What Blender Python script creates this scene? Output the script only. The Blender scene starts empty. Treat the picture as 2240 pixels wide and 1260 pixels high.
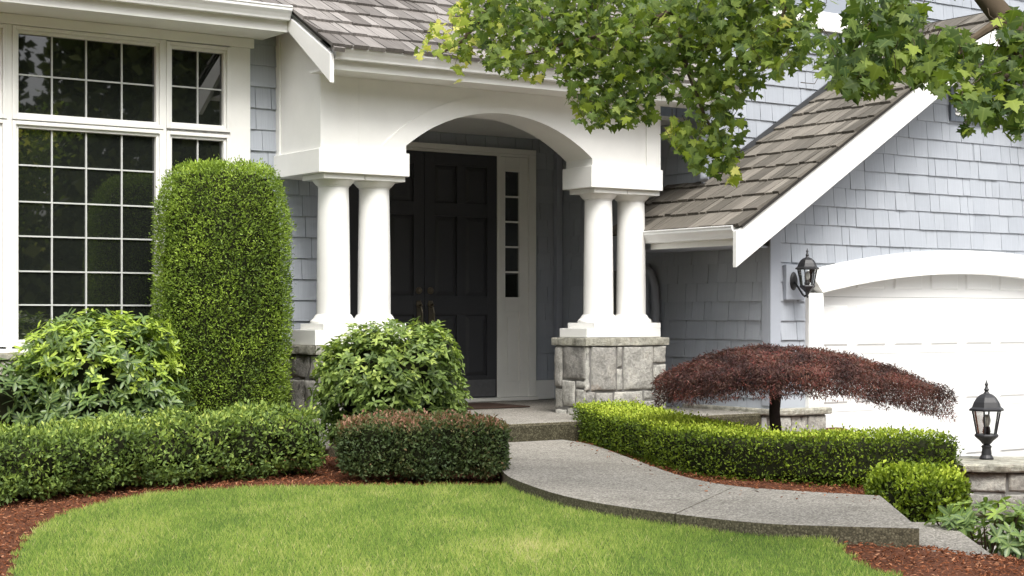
import bpy, math, random
import numpy as np
from mathutils import Vector, Matrix, noise
random.seed(7); RNG = np.random.default_rng(7)
SC = bpy.context.scene
COL = SC.collection

# ------------------------------------------------------------------ camera, sky, sun, exposure
F, TH, HZ, ZC = 3600.0, math.radians(34.5), 692.0, 0.97
cam = bpy.data.cameras.new("camera"); camo = bpy.data.objects.new("camera", cam); COL.objects.link(camo)
camo.location = (0, 0, ZC); camo.rotation_euler = (math.pi / 2, 0, -TH)
cam.sensor_width = 36; cam.lens = 36 * F / 2240; cam.shift_y = (HZ - 630) / 2240
cam.clip_end = 2000; cam.clip_start = 0.1
SC.camera = camo
SUN_EL, SUN_AZ = math.radians(53), math.radians(199)      # azimuth clockwise from +Y
w = bpy.data.worlds.new("World"); SC.world = w; w.use_nodes = True
nt = w.node_tree; nt.nodes.clear()
sky = nt.nodes.new("ShaderNodeTexSky"); sky.sky_type = 'NISHITA'; sky.sun_disc = False
sky.sun_elevation = SUN_EL; sky.sun_rotation = SUN_AZ; sky.dust_density = 4.0; sky.air_density = 1.0; sky.ozone_density = 1.0
hs = nt.nodes.new("ShaderNodeHueSaturation"); hs.inputs["Saturation"].default_value = 0.16
bg = nt.nodes.new("ShaderNodeBackground"); bg.inputs["Strength"].default_value = 0.15
ow = nt.nodes.new("ShaderNodeOutputWorld")
tc = nt.nodes.new("ShaderNodeTexCoord"); sp = nt.nodes.new("ShaderNodeSeparateXYZ"); mr = nt.nodes.new("ShaderNodeMapRange")
mr.inputs["From Min"].default_value = 0; mr.inputs["From Max"].default_value = 1; mr.inputs["To Min"].default_value = .6; mr.inputs["To Max"].default_value = 1.9
mx = nt.nodes.new("ShaderNodeVectorMath"); mx.operation = 'SCALE'      # cloud cover: three times brighter overhead than at the horizon
nt.links.new(tc.outputs["Generated"], sp.inputs[0]); nt.links.new(sp.outputs[2], mr.inputs["Value"])
nt.links.new(sky.outputs[0], hs.inputs["Color"]); nt.links.new(hs.outputs[0], mx.inputs[0]); nt.links.new(mr.outputs[0], mx.inputs["Scale"]); nt.links.new(mx.outputs[0], bg.inputs[0]); nt.links.new(bg.outputs[0], ow.inputs[0])
sl = bpy.data.lights.new("sun", 'SUN'); sl.energy = 1.5; sl.angle = math.radians(22); sl.color = (1.0, 0.955, 0.88)
so = bpy.data.objects.new("sun", sl); COL.objects.link(so)
sd = Vector((math.sin(SUN_AZ) * math.cos(SUN_EL), math.cos(SUN_AZ) * math.cos(SUN_EL), math.sin(SUN_EL)))
so.rotation_euler = sd.to_track_quat('Z', 'Y').to_euler()
SC.view_settings.view_transform = 'Standard'; SC.view_settings.look = 'None'
SC.view_settings.exposure = 0.70; SC.view_settings.gamma = 1.0
SC.cycles.max_bounces = 8; SC.cycles.transparent_max_bounces = 16

# ------------------------------------------------------------------ helpers
_d = np.array([math.sin(TH), math.cos(TH), 0]); _r = np.array([math.cos(TH), -math.sin(TH), 0])
def at(px, py, X=None, Y=None, Z=None, t=None):
    q = _d + _r * (px - 1120) / F + np.array([0, 0, (HZ - py) / F])
    if t is None:
        t = X / q[0] if X is not None else Y / q[1] if Y is not None else (Z - ZC) / q[2]
    return np.array([0, 0, ZC]) + q * t

class N:   # small node-tree helper
    def __init__(s, name):
        s.m = bpy.data.materials.new(name); s.m.use_nodes = True
        s.t = s.m.node_tree; s.t.nodes.clear()
        s.out = s.t.nodes.new("ShaderNodeOutputMaterial")
    def n(s, typ, **kw):
        o = s.t.nodes.new("ShaderNode" + typ)
        for k, v in kw.items():
            if k in o.inputs: o.inputs[k].default_value = v
            else: setattr(o, k, v)
        return o
    def l(s, a, b): s.t.links.new(a, b)
    def ramp(s, fac, stops, interp='LINEAR'):
        r = s.n("ValToRGB"); r.color_ramp.interpolation = interp
        el = r.color_ramp.elements
        while len(el) < len(stops): el.new(0.5)
        for e, (p, c) in zip(el, stops): e.position = p; e.color = (*c, 1)
        s.l(fac, r.inputs[0]); return r.outputs[0]
    def mix(s, fac, a, b, mode='MIX'):
        m = s.n("Mix", data_type='RGBA', blend_type=mode)
        for sock, v in ((m.inputs[0], fac), (m.inputs[6], a), (m.inputs[7], b)):
            if isinstance(v, (int, float)): sock.default_value = v
            elif isinstance(v, tuple): sock.default_value = (*v, 1)
            else: s.l(v, sock)
        return m.outputs[2]
    def noise(s, scale, detail=4, rough=.55, vec=None, sc=None):
        o = s.n("TexNoise", Scale=scale, Detail=detail, Roughness=rough)
        if vec is None: vec = s.n("TexCoord").outputs["Object"]
        if sc is not None:
            mp = s.n("Mapping"); mp.inputs["Scale"].default_value = sc; s.l(vec, mp.inputs[0]); vec = mp.outputs[0]
        s.l(vec, o.inputs["Vector"]); return o.outputs["Fac"]
    def attr(s, name='guv'): return s.n("Attribute", attribute_name=name)
    def bsdf(s, col, rough=.5, spec=.4, bump=None, bstr=.3, bdist=.01, metal=0, trans=None):
        p = s.n("BsdfPrincipled"); p.inputs["Metallic"].default_value = metal
        p.inputs["Specular IOR Level"].default_value = spec
        if isinstance(col, tuple): p.inputs["Base Color"].default_value = (*col, 1)
        else: s.l(col, p.inputs["Base Color"])
        if isinstance(rough, (int, float)): p.inputs["Roughness"].default_value = rough
        else: s.l(rough, p.inputs["Roughness"])
        if bump is not None:
            b = s.n("Bump", Strength=bstr, Distance=bdist); s.l(bump, b.inputs["Height"]); s.l(b.outputs[0], p.inputs["Normal"])
        if trans is not None:
            tr = s.n("BsdfTranslucent"); s.l(trans[1], tr.inputs[0]) if not isinstance(trans[1], tuple) else None
            ms = s.n("MixShader", Fac=trans[0]); s.l(p.outputs[0], ms.inputs[1]); s.l(tr.outputs[0], ms.inputs[2])
            s.l(ms.outputs[0], s.out.inputs[0])
        else: s.l(p.outputs[0], s.out.inputs[0])
        return s.m

def m_paint(name, c, rough=.45, amt=.075, sc=3.0):
    n = N(name); f = n.noise(sc, 6, .65); f2 = n.noise(60, 2)
    col = n.mix(f, tuple(x * (1 - amt * 1.6) for x in c), tuple(min(1, x * (1 + amt)) for x in c))
    return n.bsdf(col, rough, .35, f2, .08, .004)
def m_shingle(name, a, b, grain=0.14, weather=.35):
    n = N(name); A = n.attr(); sx = n.n("SeparateXYZ"); n.l(A.outputs["Vector"], sx.inputs[0])
    base = n.ramp(sx.outputs[2], [(0, a), (1, b)])
    g = n.noise(1, 5, .6, A.outputs["Vector"], (90, 3, 37)); big = n.noise(2.2, 4, .6)
    col = n.mix(grain, base, n.ramp(g, [(.3, (.35,) * 3), (.7, (1.25,) * 3)]), 'MULTIPLY')
    col = n.mix(weather, col, n.ramp(big, [(.3, (.72, .73, .72)), (.7, (1.12, 1.12, 1.12))]), 'MULTIPLY')
    return n.bsdf(col, .75, .2, g, .35, .004)
def m_leaf(name, stops, rough=.42, spec=.35, trans=.28, rib=0.0, gain=1.0):
    stops = [(p, tuple(min(.7, v * gain) for v in c)) for p, c in stops]
    n = N(name); A = n.attr(); sx = n.n("SeparateXYZ"); n.l(A.outputs["Vector"], sx.inputs[0])
    col = n.ramp(sx.outputs[2], stops)
    if rib:
        ab = n.n("Math", operation='ABSOLUTE'); n.l(sx.outputs[0], ab.inputs[0])
        k = n.ramp(ab.outputs[0], [(0, (rib,) * 3), (.07, (0, 0, 0))])
        col = n.mix(k, col, (.30, .36, .10))
    tc = n.mix(.5, col, (.30, .42, .03), 'MULTIPLY'); tc = n.mix(1.0, col, (1.5, 1.6, .8), 'MULTIPLY')
    return n.bsdf(col, rough, spec, trans=(trans, tc))
def m_plain(name, c, rough=.6, spec=.3, metal=0):
    n = N(name); f = n.noise(25, 3); col = n.mix(f, tuple(x * .8 for x in c), tuple(x * 1.2 for x in c))
    return n.bsdf(col, rough, spec, f, .1, .003, metal)
def m_stone(name, a, b, c):
    n = N(name); A = n.attr(); sx = n.n("SeparateXYZ"); n.l(A.outputs["Vector"], sx.inputs[0])
    base = n.ramp(sx.outputs[2], [(0, a), (.5, b), (1, c)])
    f1 = n.noise(9, 8, .7); f2 = n.noise(38, 6, .7); f3 = n.noise(4, 5, .6)
    col = n.mix(.75, base, n.ramp(f1, [(.30, (.42, .42, .40)), (.5, (.95, .95, .93)), (.7, (1.35, 1.32, 1.25))]), 'MULTIPLY')
    col = n.mix(.5, col, n.ramp(f2, [(.35, (.45, .45, .45)), (.6, (1.2, 1.2, 1.18))]), 'MULTIPLY')
    st = n.ramp(f3, [(.62, (0, 0, 0)), (.72, (.5, .5, .5))])
    col = n.mix(st, col, (.22, .13, .08))
    bm = n.n("Math", operation='ADD'); n.l(f1, bm.inputs[0]); n.l(f2, bm.inputs[1])
    return n.bsdf(col, .9, .15, bm.outputs[0], .7, .02)
def m_aggregate(name, a, b):
    n = N(name); v = n.n("TexVoronoi", Scale=110.0); n.l(n.n("TexCoord").outputs["Object"], v.inputs["Vector"])
    hs_ = n.n("SeparateColor"); n.l(v.outputs["Color"], hs_.inputs[0])
    peb = n.ramp(hs_.outputs[0], [(0, tuple(x * .65 for x in a)), (.45, a), (.8, b), (1, tuple(min(1, x * 1.25) for x in b))])
    big = n.noise(1.6, 5, .6); col = n.mix(.6, peb, n.ramp(big, [(.3, (.66, .65, .62)), (.5, (1, 1, .98)), (.7, (1.15, 1.14, 1.12))]), 'MULTIPLY')
    gap = n.ramp(v.outputs["Distance"], [(.3, (1, 1, 1)), (.65, (.6, .59, .57))])
    col = n.mix(.7, col, gap, 'MULTIPLY')
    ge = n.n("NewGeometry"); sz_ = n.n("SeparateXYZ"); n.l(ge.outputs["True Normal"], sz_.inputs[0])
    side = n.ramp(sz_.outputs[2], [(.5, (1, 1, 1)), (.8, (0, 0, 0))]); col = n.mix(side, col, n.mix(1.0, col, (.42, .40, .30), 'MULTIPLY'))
    inv = n.n("Math", operation='SUBTRACT'); inv.inputs[0].default_value = 1; n.l(v.outputs["Distance"], inv.inputs[1])
    return n.bsdf(col, .85, .2, inv.outputs[0], .5, .004)
def m_glass(name, c=(.012, .014, .012), spec=.5):
    n = N(name); f = n.noise(.9, 1); m_ = n.bsdf(c, .015, spec, f, .03, .02)
    [x for x in n.t.nodes if x.type == "BSDF_PRINCIPLED"][0].inputs["IOR"].default_value = 2.1; return m_
def m_clear(name):
    n = N(name); g = n.n("BsdfGlossy", Roughness=.05); t = n.n("BsdfTransparent"); t.inputs[0].default_value = (.93, .95, .94, 1)
    fr = n.n("Fresnel", IOR=1.5); ms = n.n("MixShader"); n.l(fr.outputs[0], ms.inputs[0]); n.l(t.outputs[0], ms.inputs[1]); n.l(g.outputs[0], ms.inputs[2])
    n.l(ms.outputs[0], n.out.inputs[0]); return n.m

WHITE = m_paint("white trim paint", (.80, .795, .765))
MUNTIN = m_paint("grey white muntin enamel", (.55, .56, .54), .4)
GUTTER = m_paint("white gutter enamel", (.80, .80, .79), .3)
CREAM = m_paint("cream door frame paint", (.80, .79, .74))
SIDING = m_shingle("blue grey shingle paint", (.35, .375, .415), (.39, .415, .455), .10, .22)
BLUETRIM = m_paint("blue grey trim paint", (.345, .37, .415), .55, .08)
SHAKE = m_shingle("weathered cedar shake", (.135, .122, .112), (.30, .278, .262), .6, .45)
SHAKE2 = m_shingle("browner weathered shaded shake", (.10, .09, .075), (.235, .212, .18), .6, .45)  # browner garage shakes, also darkened in colour for the weaker sky light there
DARKWOOD = m_plain("dark underlay", (.03, .027, .024), .9)
DOORP = m_paint("charcoal door paint", (.052, .053, .058), .38)
GLASS = m_glass("dark window glass")
CLEAR = m_clear("clear lantern glass")
BLACK = m_plain("black iron", (.022, .022, .024), .45, .4)
BRONZE = m_plain("aged bronze", (.22, .19, .14), .35, .5, .85)
STEEL = m_plain("dull kick plate steel", (.26, .26, .27), .38, .5, .8)
STONE = m_stone("grey ashlar stone", (.27, .26, .245), (.37, .36, .335), (.46, .45, .42))
CAPSTONE = m_stone("weathered cap stone", (.30, .29, .24), (.37, .36, .31), (.43, .42, .37))
MORTAR = m_plain("grey mortar", (.16, .155, .145), .95, .1)
AGG = m_aggregate("exposed aggregate concrete", (.245, .23, .205), (.355, .337, .305))
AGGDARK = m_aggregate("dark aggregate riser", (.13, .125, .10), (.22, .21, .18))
CONC = m_paint("plain concrete", (.42, .41, .39), .9, .12, 1.5)
GARAGED = m_paint("white garage door paint", (.68, .68, .67), .4, .03)
BULB = m_paint("frosted bulb glass", (.75, .74, .70), .2)
BARK = m_plain("grey brown bark", (.085, .065, .045), .9, .1)
DARKBARK = m_plain("dark bark", (.035, .027, .024), .9, .1)
TWIG_SHADE = m_plain("twig mass with painted shade", (.018, .02, .01), .95, .05)  # solid core for the twigs, near black to paint the shade between leaves
SOIL = m_plain("bare soil", (.055, .038, .028), .95, .05)
MAT_ = m_plain("brown door mat coir", (.05, .034, .027), .95, .05)

class M:   # mesh accumulator
    def __init__(s): s.v = []; s.f = []; s.g = []
    def add(s, vs, fs, g=None):
        b = len(s.v); s.v += [tuple(map(float, v)) for v in vs]
        s.f += [tuple(i + b for i in f) for f in fs]
        s.g += list(g) if g is not None else [(0, 0, .5)] * len(vs)
        return s
    def box(s, x0, x1, y0, y1, z0, z1, tint=None):
        vs = [(x, y, z) for z in (z0, z1) for y in (y0, y1) for x in (x0, x1)]
        fs = [(0, 2, 3, 1), (4, 5, 7, 6), (0, 1, 5, 4), (2, 6, 7, 3), (0, 4, 6, 2), (1, 3, 7, 5)]
        return s.add(vs, fs, None if tint is None else [(v[0], v[2], tint) for v in vs])
    def prism(s, poly, axis, a0, a1):
        """poly: 2D list; axis 'x' -> (y,z), 'y' -> (x,z), 'z' -> (x,y)"""
        n = len(poly)
        def mk(p, a): return (a, p[0], p[1]) if axis == 'x' else (p[0], a, p[1]) if axis == 'y' else (p[0], p[1], a)
        vs = [mk(p, a0) for p in poly] + [mk(p, a1) for p in poly]
        fs = [tuple(range(n)), tuple(range(2 * n - 1, n - 1, -1))] + [(i, i + n, (i + 1) % n + n, (i + 1) % n) for i in range(n)]
        return s.add(vs, fs)
    def lathe(s, prof, c, n=28, ph=0, tilt=None):
        vs = []; fs = []
        for r, z in prof:
            for k in range(n):
                a = ph + 2 * math.pi * k / n; p = Vector((r * math.cos(a), r * math.sin(a), z))
                if tilt is not None: p = tilt @ p
                vs.append((c[0] + p.x, c[1] + p.y, c[2] + p.z))
        for i in range(len(prof) - 1):
            for k in range(n):
                fs.append((i * n + k, i * n + (k + 1) % n, (i + 1) * n + (k + 1) % n, (i + 1) * n + k))
        fs.append(tuple(range(n - 1, -1, -1))); fs.append(tuple(range((len(prof) - 1) * n, len(prof) * n)))
        return s.add(vs, fs)
    def tube(s, pts, rad, n=8):
        pts = [Vector(map(float, p)) for p in pts]; vs = []; fs = []
        if not hasattr(rad, '__len__'): rad = [rad] * len(pts)
        up = Vector((.31, .17, .93))
        for i, p in enumerate(pts):
            t = (pts[min(i + 1, len(pts) - 1)] - pts[max(i - 1, 0)]).normalized()
            a = t.cross(up).normalized(); b = t.cross(a)
            for k in range(n):
                q = 2 * math.pi * k / n; vs.append(p + (a * math.cos(q) + b * math.sin(q)) * rad[i])
        for i in range(len(pts) - 1):
            for k in range(n): fs.append((i * n + k, i * n + (k + 1) % n, (i + 1) * n + (k + 1) % n, (i + 1) * n + k))
        fs.append(tuple(range(n))); fs.append(tuple(range(len(pts) * n - 1, (len(pts) - 1) * n - 1, -1)))
        return s.add(vs, fs)
    def build(s, name, mat, parent=None, bevel=0, smooth=False, org=None):
        return link(name, np.array(s.v), s.f, mat, parent, bevel, smooth, np.array(s.g), org)

def link(name, V, faces, mat, parent=None, bevel=0, smooth=False, G=None, org=None):
    me = bpy.data.meshes.new(name)
    if org is not None: V = V - np.array(org)
    if isinstance(faces, np.ndarray):
        me.vertices.add(len(V)); me.vertices.foreach_set("co", V.astype(np.float32).ravel())
        k = faces.shape[1]; me.loops.add(faces.size); me.loops.foreach_set("vertex_index", faces.astype(np.int32).ravel())
        me.polygons.add(len(faces)); me.polygons.foreach_set("loop_start", np.arange(0, faces.size, k, dtype=np.int32))
        me.update(calc_edges=True)
    else: me.from_pydata(V.tolist(), [], faces)
    if G is not None:
        a = me.attributes.new("guv", 'FLOAT_VECTOR', 'POINT'); a.data.foreach_set("vector", G.astype(np.float32).ravel())
    me.materials.append(mat)
    if smooth: me.polygons.foreach_set("use_smooth", [True] * len(me.polygons))
    me.validate()
    o = bpy.data.objects.new(name, me); COL.objects.link(o)
    if not isinstance(faces, np.ndarray):
        import bmesh
        bm = bmesh.new(); bm.from_mesh(me); bmesh.ops.recalc_face_normals(bm, faces=bm.faces); bm.to_mesh(me); bm.free()
    if org is not None: o.location = org
    if parent is not None: adopt(o, parent)
    if bevel:
        b = o.modifiers.new("bevel", 'BEVEL'); b.width = bevel; b.segments = 2; b.limit_method = 'ANGLE'; b.angle_limit = .6
    return o
WL = {}
def wloc(o):
    l = Vector(o.location)
    if o.parent is not None: l = l  # children are kept in world space through the parent inverse
    return l
def adopt(o, parent):
    o.parent = parent
    # every parent here is only translated; chain of translations
    t = Vector((0, 0, 0)); p = parent
    tot = WL.get(parent.name, Vector(parent.location))
    o.matrix_parent_inverse = Matrix.Translation(-tot)
    WL[o.name] = Vector(o.location)
def tag(o, label, cat, group=None):
    o["label"] = label; o["category"] = cat
    if group: o["group"] = group
    return o
def thing(name, loc, label, cat, group=None):
    o = bpy.data.objects.new(name, None); COL.objects.link(o); o.location = loc; o.empty_display_size = .2
    WL[o.name] = Vector(loc)
    return tag(o, label, cat, group)
def struct(o, kind='structure'): o["kind"] = kind; return o

def clip(poly, region):
    """Sutherland-Hodgman; region convex, counter-clockwise"""
    out = list(poly)
    for i in range(len(region)):
        a, b = region[i], region[(i + 1) % len(region)]
        inp, out = out, []
        if not inp: return []
        def side(p): return (b[0] - a[0]) * (p[1] - a[1]) - (b[1] - a[1]) * (p[0] - a[0])
        for j in range(len(inp)):
            p, q = inp[j], inp[(j + 1) % len(inp)]; sp, sq = side(p), side(q)
            if sp >= 0: out.append(p)
            if (sp >= 0) != (sq >= 0):
                k = sp / (sp - sq); out.append((p[0] + (q[0] - p[0]) * k, p[1] + (q[1] - p[1]) * k))
    return out
def courses(m, O, U, Vv, Nn, region, expo, wr, butt, top, gap, jit, v0=0.0, floor=None, rnd=random, tilt=True):
    """lapped shingles on the plane O + u U + v Vv, proud along Nn; region is a convex ccw polygon in (u, v)"""
    O, U, Vv, Nn = map(np.array, (O, U, Vv, Nn)); us = [p[0] for p in region]; vs_ = [p[1] for p in region]
    k = math.floor((min(vs_) - v0) / expo)
    while v0 + k * expo < max(vs_):
        vb = v0 + k * expo; u = min(us) - rnd.random() * wr[1]
        while u < max(us):
            wd = rnd.uniform(*wr); jb = rnd.uniform(-jit, jit); d0 = butt * rnd.uniform(.8, 1.25)
            g = gap * rnd.uniform(.5, 1.6)
            rect = [(u + g / 2, vb + jb), (u + wd / 3, vb + jb), (u + 2 * wd / 3, vb + jb), (u + wd - g / 2, vb + jb), (u + wd - g / 2, vb + expo + jit), (u + g / 2, vb + expo + jit)]
            p = clip(rect, region)
            if floor and p:
                p = [(a, max(b, floor(a))) for a, b in p]
                if max(b for a, b in p) - min(b for a, b in p) < .004 or all(b <= floor(a) + 1e-6 for a, b in p): p = []
            if len(p) >= 3:
                tn = rnd.random(); ro = rnd.random() * 50; n = len(p)
                dep = [d0 + (top - d0) * (b - vb) / expo for a, b in p]
                vs = [O + U * a + Vv * b + Nn * d for (a, b), d in zip(p, dep)] + [O + U * a + Vv * b - Nn * .004 for a, b in p]
                fs = [tuple(range(n))] + [(i, i + n, (i + 1) % n + n, (i + 1) % n) for i in range(n)]
                m.add(vs, fs, [(a - u + ro, b, tn) for a, b in p] * 2)
            u += wd
        k += 1
def siding(m, Y=None, X=None, region=None, floor=None, v0=-.41):
    if Y is not None: O, U, Nn = (0, Y, 0), (1, 0, 0), (0, -1, 0)
    else: O, U, Nn = (X, 0, 0), (0, -1, 0), (-1, 0, 0); region = [(-b, z) for b, z in region]
    area = sum(region[i][0] * region[(i + 1) % len(region)][1] - region[(i + 1) % len(region)][0] * region[i][1] for i in range(len(region)))
    if area < 0: region = region[::-1]
    courses(m, O, U, (0, 0, 1), Nn, region, .168, (.09, .30), .017, .004, .0045, .002, v0, floor)
R4 = lambda a, b, c, d: [(a, c), (b, c), (b, d), (a, d)]

# ------------------------------------------------------------------ ground, lawn, paths
def sstep(x, a, b):
    x = np.clip((x - a) / (b - a), 0, 1); return x * x * (3 - 2 * x)
def hgt(x, y):
    low = sstep(6.3 + .45 * (x - 6.6) - y, -.25, .25)
    h = -.085 - .17 * np.maximum(0, x - 5.72) * low
    h = h + .06 * sstep(y, 6.6, 7.4) * sstep(x, 5.9, 6.5)
    dr = sstep((x - 8.75) * .83 - (y - 7.4) * .55, 0, .35)
    return np.maximum(h - .6 * dr, -.62)
def grid(x0, x1, y0, y1, st):
    xs = np.arange(x0, x1 + st / 2, st); ys = np.arange(y0, y1 + st / 2, st)
    X, Y = np.meshgrid(xs, ys); nx, ny = len(xs), len(ys)
    i = np.arange(nx * ny).reshape(ny, nx)
    Fc = np.stack([i[:-1, :-1], i[:-1, 1:], i[1:, 1:], i[1:, :-1]], -1).reshape(-1, 4)
    return X.ravel(), Y.ravel(), Fc
n_ = N("mulch ground"); f1 = n_.noise(70, 6, .7); f2 = n_.noise(3, 4)
c_ = n_.ramp(f1, [(.3, (.045, .02, .013)), (.55, (.15, .062, .036)), (.75, (.25, .115, .07))])
c_ = n_.mix(.5, c_, n_.ramp(f2, [(.3, (.6, .6, .6)), (.7, (1.2, 1.15, 1.1))]), 'MULTIPLY')
MULCH = n_.bsdf(c_, .95, .1, f1, .9, .02)
n_ = N("turf"); f1 = n_.noise(40, 6, .7); c_ = n_.ramp(f1, [(.3, (.05, .085, .02)), (.7, (.12, .17, .04))]); TURF = n_.bsdf(c_, .95, .1, f1, .8, .02)
n_ = N("far grass"); f1 = n_.noise(.3, 6, .7); c_ = n_.ramp(f1, [(.3, (.05, .08, .02)), (.7, (.09, .12, .035))]); FARG = n_.bsdf(c_, .95, .1)

gm = M().box(-400, 400, -400, 400, -1.2, -.66); struct(gm.build("ground", FARG))
X, Y, Fc = grid(-9, 12.4, -9, 13.2, .12); Z = hgt(X, Y)
Z = Z + np.array([.012 * noise.noise((a * 2.1, b * 2.1, 0)) + .008 * noise.noise((a * 9, b * 9, 3)) for a, b in zip(X, Y)])
struct(link("mulch_bed", np.stack([X, Y, Z], 1), Fc, MULCH, smooth=True))
struct(M().prism([(8.95, 7.5), (10.6, 10.0), (10.6, 10.39), (40, 10.39), (40, -30), (11, -30), (9.6, 6.0)], "z", -.62, -.42).build("driveway", CONC))

lawn_px = [(30, 1260), (38, 1215), (70, 1165), (130, 1125), (300, 1082), (500, 1067), (700, 1063), (900, 1062), (1060, 1062), (1130, 1059), (1250, 1098), (1450, 1131), (1664, 1158), (1820, 1178), (1845, 1203), (1870, 1230), (1960, 1262)]
lawn = [tuple(at(*p, Z=-.06)[:2]) for p in lawn_px]
lawn = [(1.5, -6.0), (1.7, 2.0), (1.75, 5.0), (1.85, 5.9)] + lawn + [(4.9, 4.1), (4.75, 3.0), (4.6, 0), (4.6, -6.0)]
def smooth_poly(P, it=2, closed=True):
    P = np.array(P)
    for _ in range(it):
        Q = np.roll(P, -1, 0) if closed else P[1:]
        A = P if closed else P[:-1]
        R = np.stack([A * .75 + Q * .25, A * .25 + Q * .75], 1).reshape(-1, 2)
        P = R if closed else np.vstack([P[:1], R, P[-1:]])
    return P
lawnP = smooth_poly(lawn)
def inside(P, x, y):
    r = np.zeros(len(x), bool); n = len(P)
    for i in range(n):
        (x1, y1), (x2, y2) = P[i], P[(i + 1) % n]
        c = ((y1 > y) != (y2 > y)) & (x < (x2 - x1) * (y - y1) / (y2 - y1 + 1e-12) + x1); r ^= c
    return r
cz = lambda x, y: hgt(np.asarray(x, float), np.asarray(y, float)) + .022
m = M(); n = len(lawnP); c0 = lawnP.mean(0)
import mathutils.geometry as mg
tri = mg.tessellate_polygon([[Vector((p[0], p[1], 0)) for p in lawnP]])
m.add([(p[0], p[1], -.062) for p in lawnP] + [(p[0], p[1], -.12) for p in lawnP], [tuple(t) for t in tri] + [(i, (i + 1) % n, (i + 1) % n + n, i + n) for i in range(n)])
struct(m.build("lawn", TURF))

walk_l = [(7.02, 10.452), (6.2, 9.2)] + [tuple(at(*p, Z=0)[:2]) for p in [(1100, 1035), (1130, 1052), (1250, 1092), (1454, 1122), (1664, 1146), (1820, 1151), (2011, 1156)]]
walk_r = [tuple(at(*p, Z=0)[:2]) for p in [(1925, 1084), (1709, 1072), (1597, 1063), (1490, 1043), (1387, 1005)]] + [(7.60, 10.0), (7.66, 10.452)]
WL_, WR_ = smooth_poly(walk_l, 2, False), smooth_poly(walk_r, 2, False)
def slab(m, poly, z0, z1):
    P = [Vector((p[0], p[1], 0)) for p in poly]; n = len(P); tr = mg.tessellate_polygon([P])
    m.add([(p.x, p.y, z1) for p in P] + [(p.x, p.y, z0) for p in P], [tuple(t) for t in tr] + [(i, (i + 1) % n, (i + 1) % n + n, i + n) for i in range(n)])
# split the walk at its joint
jl, jr = at(1454, 1122, Z=0)[:2], at(1605, 1064, Z=0)[:2]
il = int(np.argmin(((WL_ - jl) ** 2).sum(1))); ir = int(np.argmin(((WR_ - jr) ** 2).sum(1)))
g_ = np.array([.0, -.008])
wk = M(); slab(wk, list(WL_[:il]) + [WL_[il] - (WL_[il] - WL_[il - 1]) * .05] + [WR_[ir] + (WR_[ir + 1] - WR_[ir]) * .05] + list(WR_[ir + 1:]), -.3, 0)
slab(wk, list(WL_[il:]) + list(WR_[:ir + 1]), -.3, 0)
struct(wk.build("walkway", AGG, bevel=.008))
t2 = [at(*p, Z=-.14)[:2] for p in [(2010, 1221), (2128, 1226), (2000, 1146), (1930, 1102)]]
e0, e1 = np.array(WL_[-1]), np.array(WR_[0]); per = np.array([.76, -.65]); per /= np.linalg.norm(per)
st = M(); slab(st, [e0 + per * .004 + (e0 - e1) * 0.02, e0 + per * .36 + (e0 - e1) * .05, e1 + per * .36, e1 + per * .004], -.5, -.14)
slab(st, [e0 + per * .364, e0 + per * .75, e1 + per * .75, e1 + per * .364], -.5, -.28)
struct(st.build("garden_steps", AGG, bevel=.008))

# porch slab with darker riser face
pm = M().box(5.9, 9.82, 10.464, 13.39, -.3, .14); struct(pm.build("porch_floor", AGG, bevel=.008))
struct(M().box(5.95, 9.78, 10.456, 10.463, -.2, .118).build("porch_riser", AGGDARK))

# ------------------------------------------------------------------ the house
house = thing("house", (7.5, 12.0, 0), "blue grey shingled house with white arched porch and attached garage", "house")
YW, YD, YP, XG, YG, YU = 11.85, 13.4, 11.1, 9.83, 10.39, 11.22
UPZ = 7.2
m = M()
m.box(-2, 2.96, YW, YW + .12, -.3, 3.2); m.box(5.634, 6.4, YW, YW + .12, -.3, 3.62)
m.box(2.96, 5.634, YW, YW + .12, -.3, .74); m.box(2.96, 5.634, YW, YW + .12, 3.06, 3.2)
siding(m, Y=YW, region=R4(-2, 2.94, -.1, 3.15)); siding(m, Y=YW, region=R4(5.634, 6.4, .76, 3.6)); siding(m, Y=YW, region=R4(2.94, 5.634, -.1, .7))
m.box(6.4, 6.5, YW, YD, .141, 2.74)
m.build("front_wall", SIDING, house)
m = M(); m.box(6.4, 9.83, YD + .06, YD + .14, .1, 2.78)
siding(m, Y=YD + .06, region=R4(9.497, 9.80, .335, 2.74)); siding(m, Y=YD + .06, region=R4(6.5, 9.49, 2.63, 2.74)); siding(m, Y=YD + .06, region=R4(6.5, 6.86, .14, 2.74))
m.build("entry_wall", SIDING, house)
m = M().box(6.4, 9.83, 11.47, 13.5, 2.745, 2.78); m.build("porch_ceiling", m_paint("porch ceiling paint", (.78, .78, .75)), house)
M().box(9.50, 9.80, YD + .025, YD + .058, .142, .33).build("baseboard", WHITE, house, .004)
m = M(); m.box(9.745, 9.815, YD - .02, YD + .04, .142, 2.74); m.build("corner_board", BLUETRIM, house, .003)

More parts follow.
